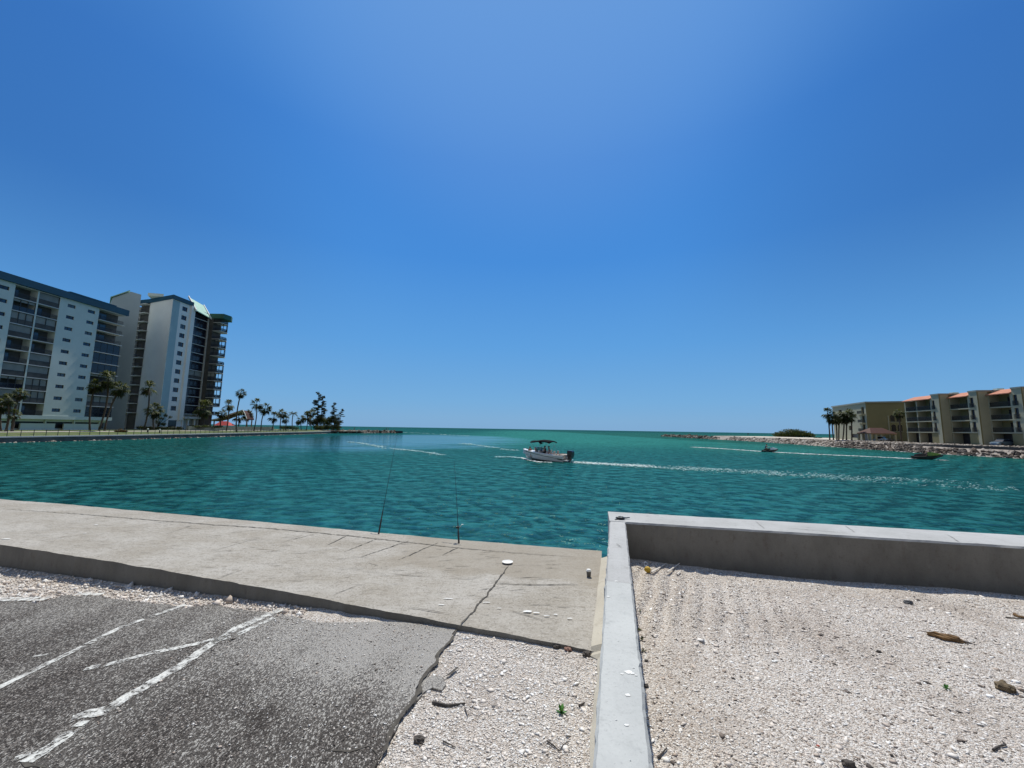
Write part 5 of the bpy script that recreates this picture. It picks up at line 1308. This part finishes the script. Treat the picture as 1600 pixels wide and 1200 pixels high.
om.loft([[(-BL/2-.5+a, -w, z), (-BL/2-.5+l*.55, -w*.8, z), (-BL/2-.5+l*.55, w*.8, z), (-BL/2-.5+a, w, z)] for a, w, l, z in oc])
OB = om.build('outboard', M_black, boat)
q = MB(); q.box(-BL/2-.62, -BL/2-.32, -.09, .09, -.45, .52); q.box(-BL/2-.72, -BL/2-.25, -.16, .16, .18, .5); q.lathe([(.02,-.3),(.1,-.2),(.1,.2),(.03,.3)], 10, (-BL/2-.5, 0, -.5)); q.build('lower_leg', M_black, OB)
q = MB(); q.tube([(2.6, -.35, 1.0), (2.3, -.55, 1.0)], .03, 5); q.tube([(2.6, .35, 1.0), (2.3, .55, 1.0)], .03, 5); q.build('cleat', M_black, boat)
q = MB(); q.box(2.15, 2.55, .62, .66, .79, .83); q.box(2.15, 2.55, -.66, -.62, .79, .83); q.build('port_light', M_black, boat)
ctr = (bow+stern)/2
boat.location = (ctr.x, ctr.y, WATER+.16); boat.rotation_euler = (0, R(-2.5), hd); boat.scale = (.86, .95, 1)
def on_boat(x, y, z):
    c, s = math.cos(hd), math.sin(hd); x *= .86; y *= .95; return (ctr.x+x*c-y*s, ctr.y+x*s+y*c, WATER+.16+z+.04*x*.5)
person('sit', on_boat(2.0, .35, .45), hd-R(90)+R(150), 'person in a red top sitting in the bow of the motorboat', M_red, M_pale)
person('sit', on_boat(1.55, -.4, .42), hd-R(90)+R(60), 'person in pale clothes sitting just behind the bow of the motorboat', M_pale, M_navy)
person('sit', on_boat(-.45, .5, .66), hd-R(90), 'person in a dark shirt at the wheel of the motorboat', M_navy, M_blk)
person('sit', on_boat(-.5, -.5, .60), hd-R(90)+R(20), 'person in a red and dark outfit seated beside the driver of the motorboat', M_blk, M_red)

# ================================================================== JET SKIS
def jetski(loc, rz, label, body, seat, accent, L=3.4, k=1.):
    t = thing('jet_ski', label, 'jet ski', (0,0,0), 'jet skis'); rg = []
    for u in [i/14 for i in range(15)]:
        x = -L/2+L*u; b = .58*min(1, (1-u)**.6*1.6)*(.9+.1*min(1, u*5)); b = max(.03, b); zs = .30+.20*u**2; zk = -.25+1.9*max(0, u-.5)**1.5
        rg.append([(x, -b, zs), (x, -b*.85, zk+.18), (x, 0, zk), (x, b*.85, zk+.18), (x, b, zs), (x, b*.45, zs+.10), (x, -b*.45, zs+.10)])
    m = MB(); m.loft(rg); m.build('hull', body, t)
    m = MB(); m.loft([[(x, -w, z0), (x, -w*.8, z1), (x, w*.8, z1), (x, w, z0)] for x, w, z0, z1 in ((-1.35, .24, .4, .62), (-.8, .26, .42, .80), (-.2, .22, .45, .78), (.15, .2, .45, .88))]); m.build('seat', seat, t)
    m = MB(); m.loft([[(x, -w, z0), (x, -w*.6, z1), (x, w*.6, z1), (x, w, z0)] for x, w, z0, z1 in ((.1, .3, .45, .95), (.5, .36, .45, 1.0), (1.0, .3, .5, .86), (1.5, .12, .6, .70))]); m.build('cowl', accent, t)
    m = MB(); m.tube([(.3, -.42, 1.08), (.42, -.12, 1.03), (.42, .12, 1.03), (.3, .42, 1.08)], .03, 6); m.tube([(.55, 0, .9), (.4, 0, 1.04)], .06, 6); m.build('handlebar', M_black, t)
    m = MB(); m.box(-L/2-.12, -L/2+.35, -.4, .4, .36, .44); m.box(-L/2-.2, -L/2, -.1, .1, -.1, .12); m.build('rear_deck', M_black, t)
    t.location = loc; t.rotation_euler = (0, R(-3), rz); t.scale = (k, k, k); return t
M_lime = simple('lime_gelcoat', (.20,.34,.04), (.16,.28,.03), .35, 1, coat=.3)
a, b_ = at_z(1427, 717, WATER), at_z(1472, 719, WATER); c = (a+b_)/2; h1 = math.atan2(b_.y-a.y-.2, b_.x-a.x)
jetski((c.x, c.y, WATER+.12), h1, 'black and green jet ski speeding right below the stepped condominium', M_black, M_black, M_lime, k=1.0)
person('ride', (c.x-.35*math.cos(h1), c.y-.35*math.sin(h1), WATER+.80), h1-R(90), 'rider in black on the nearer black and green jet ski', M_blk, M_blk)
a2, b2 = at_z(1193, 706, WATER), at_z(1215, 707, WATER); c2 = (a2+b2)/2; h2 = math.atan2(b2.y-a2.y, b2.x-a2.x)
jetski((c2.x, c2.y, WATER+.1), h2, 'dark jet ski farther out in the pass crossing the white wake', M_black, M_black, M_gel, k=.78)
person('ride', (c2.x-.8*math.cos(h2), c2.y-.8*math.sin(h2), WATER+.62), h2-R(90), 'rider in a blue vest on the farther jet ski', M_bluev, M_bluev)
for x, lab, sh in ((553.5, 'dark figure standing midway along the left jetty', M_navy), (603.5, 'dark figure at the end of the left jetty, left of the pair', M_blk), (606.5, 'dark figure at the end of the left jetty, right of the pair', M_navy)):
    Y = 212 if x < 580 else 227; p = at_y(x, 673, Y); person('stand', (p.x, Y, -.62), R(rnd.uniform(100, 260)), lab, sh, M_blk, 'people on the left jetty')

# ================================================================== FOAM
def foam(name, path, n, wid, smin, smax, label, fade=(1, 1), edge=.0, stretch=1.6):
    """torn patches of froth riding on the waves along a track"""
    P = [Vector((p[0], p[1], 0)) for p in path]; seg = [(a, b, (b-a).length) for a, b in zip(P[:-1], P[1:])]; tot = sum(s[2] for s in seg)
    C = []; S = []; A = []
    while len(C) < n:
        u = rnd.random(); 
        if rnd.random() > fade[0]+(fade[1]-fade[0])*u: continue
        t = u*tot
        for a, b, l in seg:
            if t <= l: break
            t -= l
        d = (b-a)/l; nn = Vector((-d.y, d.x, 0)); w = wid[0]+(wid[1]-wid[0])*u; v = rnd.gauss(0, .42)
        if edge: v = (1 if rnd.random() < .5 else -1)*(1-abs(rnd.gauss(0, edge)))
        q = a+d*t+nn*v*w
        if mnoise.noise(Vector((q.x*.35, q.y*.35, 3))) < rnd.uniform(-.6, .35): continue
        C.append((q.x, q.y)); S.append(rnd.uniform(smin, smax)*(1-.35*u)); A.append(math.atan2(d.y, d.x)+rnd.gauss(0, .35))
    C = np.array(C); S = np.array(S); A = np.array(A); k = 9; th = np.linspace(0, 2*np.pi, k, endpoint=False)
    rad = S[:, None]*(1+rng.normal(0, .38, (n, k))).clip(.25, 2)
    lx, ly = rad*np.cos(th)*stretch, rad*np.sin(th)
    x = C[:, :1]+lx*np.cos(A)[:, None]-ly*np.sin(A)[:, None]; y = C[:, 1:]+lx*np.sin(A)[:, None]+ly*np.cos(A)[:, None]
    dist = np.hypot(x, y); cell = np.maximum(dist*.0040, .02)
    z = WATER+wave(x, y, np.full_like(x, 1)*cell)+.012+dist*.00025
    xc, yc = C[:, :1], C[:, 1:]; dc = np.hypot(xc, yc); zc = WATER+wave(xc, yc, dc*.004)+.03+dc*.0004+S[:, None]*.12
    V = np.stack([np.concatenate([x, xc], 1), np.concatenate([y, yc], 1), np.concatenate([z, zc], 1)], -1).reshape(-1, 3)
    i = np.arange(k); F = np.stack([i, (i+1) % k, np.full(k, k)], 1); F = (F[None]+(np.arange(n)*(k+1))[:, None, None]).reshape(-1, 3)
    return tag(np_mesh(name, V, F, M_foam2 if name == 'wave_foam' or 'trail' in label else M_foam), label, 'foam', kind='stuff')
W = lambda *pts: [at_z(x, y, WATER) for x, y in pts]
wk = W((893,722),(960,726),(1040,730),(1140,736),(1250,742),(1380,750),(1500,757),(1598,763))
foam('wake_foam', wk[:3], 620, (.5, 1.5), .04, .15, 'churned white wake close behind the motorboat', (1, .3))
foam('wake_foam', wk, 3400, (1.1, 3.2), .025, .085, 'broken foam trail behind the motorboat', (1, .15), edge=.9)
foam('bow_foam', W((813,715),(826,719),(842,722),(862,723)), 260, (.18, .25), .06, .2, 'white spray along the hull of the motorboat')
foam('wake_foam', W((1085,699),(1130,701.5),(1195,706),(1260,709.5),(1340,713),(1425,717)), 1700, (.30, .45), .09, .34, 'long white jet ski wake across the pass', (.35, 1), stretch=2.6)
foam('bow_foam', W((1467,719),(1478,719.5)), 70, (.2, .3), .1, .3, 'white spray at the bow of the nearer jet ski')
foam('wave_foam', W((540,690),(565,692.5),(590,697),(612,701)), 170, (.6, 1.2), .10, .34, 'thin white foam line curving below the left jetty', stretch=2.6)
foam('wave_foam', W((617,701.5),(640,704),(663,706),(690,711)), 150, (.6, 1.0), .10, .32, 'white foam crest right of the left jetty', stretch=2.6)
foam('wave_foam', W((722,693),(735,694),(750,696),(780,701),(808,704)), 130, (1.8, 1.2), .10, .34, 'white foam patch ahead of the motorboat', stretch=2.6)
foam('wave_foam', W((620,675.5),(660,677),(700,679.5),(738,681.5)), 90, (2.5, 2.5), .2, .5, 'far thin foam line beyond the left jetty head', stretch=4)
foam('wave_foam', W((780,714),(800,714),(815,716)), 110, (.6, .6), .1, .3, 'loose foam ahead of the motorboat bow', stretch=2)
foam('shore_foam', [(redge_x(y)-.3, y) for y in range(64, 190, 6)], 300, (.25, .5), .05, .2, 'thin foam edge where the water meets the right boulders', stretch=2)
foam('shore_foam', [(edge_x(y)+.7, y) for y in range(60, 200, 8)], 90, (.25, .5), .05, .16, 'thin foam edge along the left sea wall', stretch=2)

# ================================================================== SMALL THINGS ON THE WALKWAY AND GRAVEL
M_rod = simple('black_rod', (.012,.012,.014), (.02,.02,.022), .35, 5); M_cork = simple('cork_grip', (.05,.04,.035), (.03,.025,.02), .8, 20)
def rod(base, tip, label, reel=None, butt=0.5):
    base, tip = Vector(base), Vector(tip); t = thing('fishing_rod', label, 'fishing rod', base, 'fishing rods leaning at the edge of the walkway'); d = (tip-base); n = 12; pts = []
    for i in range(n+1):
        u = i/n; pts.append(base+d*u+Vector((0, .12*u*u*0, -.10*u**3)))
    m = MB(); m.tube(pts, [.0055-.0042*(i/n) for i in range(n+1)], 6); m.build('blank', M_rod, t)
    m = MB(); m.tube([base, base+d*.12, base+d*.125, base+d*.2], [.013, .012, .009, .008], 8); m.build('handle', M_cork, t)
    for u in (.3, .42, .55, .68, .8, .9, .98):
        p = pts[int(u*n)]; m = MB(Matrix.Translation(p+Vector((0, -.016, 0)))); m.lathe([(.007, -.002), (.009, 0), (.007, .002)], 10); m.build('guide', M_rod, t)
    if reel:
        p = base+d*reel; m = MB(Matrix.Translation(p+Vector((.0, -.05, 0))) @ Matrix.Rotation(R(90), 4, 'Y')); m.lathe([(.010, -.024), (.022, -.02), (.016, -.015), (.016, .015), (.022, .02), (.010, .024)], 14); ro = m.build('reel', M_rod, t)
        m = MB(); m.tube([p+Vector((.03, -.05, 0)), p+Vector((.06, -.05, .04)), p+Vector((.085, -.05, .04))], .006, 6); m.build('reel_handle', M_steel, ro)
        m = MB(); m.tube([p, p+Vector((0, -.05, 0))], .008, 6); m.build('reel_foot', M_steel, ro)
    return t
b0 = at_z(592, 834, 0); tp = at_y(622, 668.5, b0.y+1.0); rod((b0.x, b0.y-.01, .0), tp, 'long thin fishing rod leaning right out over the water, left one of the two')
b1 = at_z(717, 849, 0); tp = at_y(710, 711, b1.y+.75); rod((b1.x, b1.y, .0), tp, 'dark fishing rod with a reel standing at the walkway edge, right one of the two', .17)
p = at_z(793, 880, 0); m = MB(); m.lathe([(.0, .004), (.052, .004), (.066, .010), (.068, .014), (.06, .016), (.05, .010), (0, .010)], 20, (p.x, p.y, .006)); tag(m.build('plate', M_stain), 'round white plate lying flat on the concrete walkway by the joint', 'plate')
p = at_z(920, 901, 0); cup = thing('cup', 'small grey cup with a white lid standing on the walkway near the long wall', 'cup', (p.x, p.y, .005))
m = MB(); m.lathe([(.022, 0), (.027, .05), (.028, .055)], 16, (p.x, p.y, .005)); m.build('cup_body', simple('grey_plastic', (.13,.12,.11), (.10,.095,.09), .6, 8), cup)
m = MB(); m.lathe([(.029, .055), (.029, .062), (.020, .075), (.004, .078)], 16, (p.x, p.y, .005)); m.build('lid', M_stain, cup)
p = at_z(971, 812, TOP); m = MB()
m.blob((p.x-.01, p.y, TOP+.022), (.055, .03, .024), 4, .4, 2.2, 12, 8); m.tube([(p.x+.02, p.y, TOP+.025), (p.x+.07, p.y+.01, TOP+.022), (p.x+.12, p.y+.03, TOP+.025)], [.012, .008, .006], 6); m.tube([(p.x-.05, p.y, TOP+.015), (p.x-.1, p.y-.04, TOP+.012)], [.012, .004], 6)
tag(m.build('scrap', M_black), 'small black shrivelled scrap lying on the corner of the wall top', 'scrap')
def on_gr(x, y, dz=0): 
    p = at_z(x, y, 0.0); 
    for _ in range(5): p = at_z(x, y, gz_right(p.x, p.y)+dz)
    return p
p = on_gr(1012, 895); m = MB(); m.blob((p.x, p.y, p.z+.036), (.038, .036, .034), 2, .12, 2.5, 14, 10); tag(m.build('ball', simple('yellow_rubber', (.55,.36,.02), (.42,.26,.02), .6, 30)), 'small yellow ball at the foot of the sea wall corner', 'ball')
p = on_gr(1010, 889); m = MB(Matrix.Translation((p.x, p.y+.02, p.z+.05)) @ Matrix.Rotation(R(80), 4, 'X'))
rg = [[((.022+.006*math.cos(b))*math.cos(a), (.022+.006*math.cos(b))*math.sin(a), .006*math.sin(b)) for b in [k*math.pi/4 for k in range(8)]] for a in [k*math.pi/8 for k in range(17)]]
m.loft(rg, cap=False); tag(m.build('ring', simple('pale_blue_plastic', (.30,.36,.48), (.25,.30,.42), .5, 10)), 'little pale ring leaning behind the yellow ball', 'ring')
M_twig = simple('pale_driftwood', (.72,.68,.62), (.6,.55,.5), .9, 20); M_brown = simple('brown_wood', (.22,.125,.05), (.12,.07,.03), .9, 18, bump=.004); M_dk = simple('dark_debris', (.05,.042,.036), (.09,.078,.068), .9, 20, bump=.004)
def twig(pts, r_, mat, name, label, cat='twig', lift=.008, f=on_gr):
    P = [f(x, y)+Vector((0, 0, lift)) for x, y in pts]; m = MB(); m.tube(P, [r_*(1-.5*i/(len(P)-1)) for i in range(len(P))], 6)
    for i, q in enumerate(m.v): m.v[i] = q+Vector((mnoise.noise(q*60), mnoise.noise(q*60+Vector((9,0,0))), 0))*r_*.4
    return tag(m.build(name, mat), label, cat)
twig(((1018,897),(1030,890),(1041,883)), .010, M_twig, 'twig', 'left pale thin twig lying in the wall shadow beside the yellow ball', lift=.02)
twig(((1043,898),(1054,890),(1062,884)), .010, M_twig, 'twig', 'right pale thin twig lying in the wall shadow', lift=.03)
twig(((1058,900),(1063,895)), .013, M_twig, 'peg', 'short pale wooden peg poking out of the gravel near the wall', 'peg', .015)
twig(((1585,962),(1592,965),(1604,967)), .016, M_brown, 'driftwood_stick', 'brown stick by the right edge of the gravel', 'stick', .01)
twig(((1572,966),(1604,969)), .006, M_dk, 'twig', 'thin dark twig below the brown stick at the right edge')
twig(((1552,1174),(1562,1168),(1572,1166),(1566,1160)), .006, M_dk, 'twig', 'dark forked twig near the lower right corner')
twig(((1028,1186),(1034,1180),(1042,1171)), .006, M_dk, 'twig', 'short dark twig beside the long wall near the bottom of the picture')
def lump(x, y, r_, seed, mat, name, label, cat, f=on_gr, el=(1.4, 1, .7), rot=0):
    p = f(x, y); m = MB(Matrix.Translation((p.x, p.y, p.z+r_*el[2]*.55)) @ Matrix.Rotation(rot, 4, 'Z')); m.blob((0,0,0), (r_*el[0], r_*el[1], r_*el[2]), seed, .35, 1.8, 14, 9); return tag(m.build(name, mat), label, cat)
lump(1419, 943, .028, 5, simple('dark_grey_stone', (.10,.105,.11), (.07,.07,.075), .85, 15), 'stone', 'dark grey stone on the gravel near the sea wall shadow', 'stone')
lump(1480, 999, .045, 6, M_brown, 'driftwood', 'tan piece of driftwood with a dark end on the right gravel', 'driftwood', el=(2.3, .75, .6), rot=R(-38))
lump(1570, 1078, .038, 7, simple('husk', (.20,.15,.09), (.10,.075,.045), .95, 25, bump=.01), 'husk', 'dry brown seed husk on the right gravel', 'husk', el=(1.3, 1, .8), rot=R(-40))
lump(1278, 1166, .006, 8, simple('red_plastic', (.45,.08,.04), (.35,.06,.03), .5, 10), 'chip', 'tiny red chip on the gravel', 'chip')
lump(1326, 1196, .022, 9, M_dk, 'stone', 'black stone at the bottom edge of the gravel', 'stone')
lump(1210, 1034, .012, 10, M_stain, 'shell', 'bright white shell on the gravel right of the long wall', 'shell', el=(1.5, 1, .5))
lump(1373, 1019, .012, 11, M_dk, 'stone', 'small black stone in the middle of the right gravel', 'stone')
lump(1009, 1073, .014, 12, M_dk, 'stone', 'small black stone tight against the long wall', 'stone')
lump(1010, 1033, .010, 13, M_dk, 'stone', 'pebble sized dark stone beside the long wall above the tight black one', 'stone')
def on_gl(x, y):
    p = at_z(x, y, -.1)
    for _ in range(5): p = at_z(x, y, gz_left(p.x, p.y))
    return p
lump(655, 1158, .022, 14, M_dk, 'stone', 'dull grey stone on the left gravel near the asphalt crack', 'stone', on_gl)
twig(((676,1100),(690,1103),(700,1105),(714,1103),(727,1101)), .011, M_dk, 'asphalt_shard', 'dark curved shard lying on the left gravel below the broken asphalt', 'shard', .008, on_gl)
twig(((692,1160),(702,1165),(712,1170)), .004, M_dk, 'twig', 'thin twig low on the left gravel', f=on_gl)
twig(((905,1105),(914,1100)), .007, M_dk, 'twig', 'dark twig right of the green weed', f=on_gl)
twig(((855,1160),(866,1168),(874,1176),(880,1166),(890,1160)), .004, M_dk, 'twig', 'tangled dry twig below the green weed', f=on_gl)
twig(((726,1108),(731,1122)), .004, M_dk, 'twig', 'short thin twig under the dark curved shard', f=on_gl)
for x, y, s, w, lab in ((870, 1012, .022, 15, 'flat dark stone right at the walkway foot'), (888, 1016, .02, 16, 'reddish stone wedged beneath the walkway edge'), (918, 1024, .026, 17, 'dark mossy stone between the walkway corner and the long wall')):
    lump(x, y, s, w, M_dk if w != 16 else simple('reddish_stone', (.30,.17,.13), (.24,.14,.11), .9, 20), 'stone', lab, 'stone', on_gl)
M_weed = m_leaf('weed_leaf', [(0,(.03,.12,.02)),(1,(.08,.26,.04))], .3)
def weed(p, s, label, n=14, mat=None):
    r_ = random.Random(int(p.x*999)); V = []; F = []; T = []
    for i in range(n):
        a = r_.uniform(0, 6.28); e = r_.uniform(.2, 1.1); d = Vector((math.cos(a)*math.cos(e), math.sin(a)*math.cos(e), math.sin(e))); q = Vector((-math.sin(a), math.cos(a), 0)); l = s*r_.uniform(.5, 1); o = len(V)
        V += [Vector((0,0,0)), d*l*.55+q*l*.24, d*l, d*l*.55-q*l*.24]; F.append((o, o+1, o+2, o+3)); T += [r_.random()]*4
    o = bpy.data.objects.new('weed', leafmesh('weed', V, F, T, mat or M_weed)); COL.objects.link(o); o.location = p; return tag(o, label, 'weed')
weed(on_gl(877, 1112), .05, 'bright green little weed sprouting in the left gravel')
weed(on_gr(1478, 1076), .035, 'small dull green weed on the right gravel', 10)
for i, (x, y) in enumerate(((1006,1018),(1003,1000),(999,985),(1000,955))): weed(on_gr(x, y), .035, ['lowest tuft of dry weed along the foot of the long wall', 'second lowest tuft of dry weed along the long wall', 'third tuft of dry weed up the long wall', 'topmost tuft of dry weed along the long wall'][i], 9, m_leaf('dry_weed_%s' % 'abcd'[i], [(0,(.06,.06,.03)),(1,(.16,.16,.08))]))

# ================================================================== LIGHT AND SKY
EL, AZ = R(58), R(4)
S = Vector((math.sin(AZ)*math.cos(EL), math.cos(AZ)*math.cos(EL), math.sin(EL)))
ld = bpy.data.lights.new('sun', 'SUN'); ld.energy = 4.6; ld.angle = R(.53); ld.color = (1, .952, .835)
lo = bpy.data.objects.new('sun', ld); COL.objects.link(lo); lo.rotation_euler = (-S).to_track_quat('-Z', 'Y').to_euler(); lo.location = (0, 0, 60)
w = bpy.data.worlds.new('World'); sc.world = w; w.use_nodes = True; nt = w.node_tree
bg = nt.nodes['Background']; sky = nt.nodes.new('ShaderNodeTexSky'); sky.sky_type = 'NISHITA'; sky.sun_disc = False
sky.sun_elevation = EL; sky.sun_rotation = AZ; sky.altitude = 0; sky.air_density = SKY[0]; sky.dust_density = SKY[1]; sky.ozone_density = SKY[2]
def wn(typ, **k):
    nd = nt.nodes.new('ShaderNode'+typ)
    for a_, v_ in k.items(): setattr(nd, a_, v_)
    return nd
def wm(op, a_, b_=0.):
    nd = wn('Math', operation=op)
    for i_, v_ in ((0, a_), (1, b_)):
        if isinstance(v_, bpy.types.NodeSocket): nt.links.new(v_, nd.inputs[i_])
        else: nd.inputs[i_].default_value = v_
    return nd.outputs[0]
def wr(v_, a_, b_):
    nd = wn('MapRange', interpolation_type='SMOOTHSTEP'); nt.links.new(v_, nd.inputs['Value']); nd.inputs['From Min'].default_value = a_; nd.inputs['From Max'].default_value = b_; return nd.outputs[0]
def wmix(f, a_, b_, mode='MIX'):
    nd = wn('Mix', data_type='RGBA', blend_type=mode)
    for i_, v_ in ((0, f), (6, a_), (7, b_)):
        if isinstance(v_, bpy.types.NodeSocket): nt.links.new(v_, nd.inputs[i_])
        else: nd.inputs[i_].default_value = v_ if not isinstance(v_, tuple) else (*v_, 1)
    return nd.outputs[2]
def lin(r, g, b): return tuple((c/255/12.92 if c/255 <= .04045 else ((c/255+.055)/1.055)**2.4) for c in (r, g, b))
# clear-air sky: physical sky, graded towards the deep clean blue over the gulf
tc = wn('TexCoord').outputs['Generated']; sx = wn('SeparateXYZ'); nt.links.new(tc, sx.inputs[0])
ele = wm('DIVIDE', wm('ARCSINE', sx.outputs[2]), math.pi/2)
cr = wn('ValToRGB'); nt.links.new(ele, cr.inputs[0]); st_ = SKYRAMP
while len(cr.color_ramp.elements) < len(st_): cr.color_ramp.elements.new(.5)
for e_, (d_, c_) in zip(cr.color_ramp.elements, st_): e_.position = d_/90; e_.color = (*lin(*c_), 1)
side = wm('MULTIPLY', wr(wm('ABSOLUTE', sx.outputs[0]), .30, .80), wr(sx.outputs[2], .06, .45))
grad = wmix(side, cr.outputs[0], (.64, .66, .72), 'MULTIPLY')
dt = wn('VectorMath', operation='DOT_PRODUCT'); nt.links.new(tc, dt.inputs[0]); dt.inputs[1].default_value = S
grad = wmix(wm('MULTIPLY', wr(dt.outputs['Value'], .82, 1.0), .22), grad, lin(150, 190, 238))
back = wr(sx.outputs[1], .05, -.55)  # unseen sky behind the camera, greyed as added fill light
grad = wmix(back, grad, (.27, .28, .285))
grad = wmix(1., grad, (10., 10., 10.), 'MULTIPLY')                   # in the radiance units of the sky texture
skyc = wmix(SKY[4], sky.outputs[0], grad)
nt.links.new(skyc, bg.inputs['Color']); bg.inputs['Strength'].default_value = .1
sc.view_settings.view_transform = 'Standard'; sc.view_settings.look = 'None'; sc.view_settings.exposure = 0; sc.view_settings.gamma = 1
sc.render.engine = 'CYCLES'; sc.cycles.use_denoising = True; sc.cycles.max_bounces = 6; sc.cycles.caustics_reflective = False; sc.cycles.caustics_refractive = False
sc.cycles.sample_clamp_indirect = 4; sc.cycles.sample_clamp_direct = 8
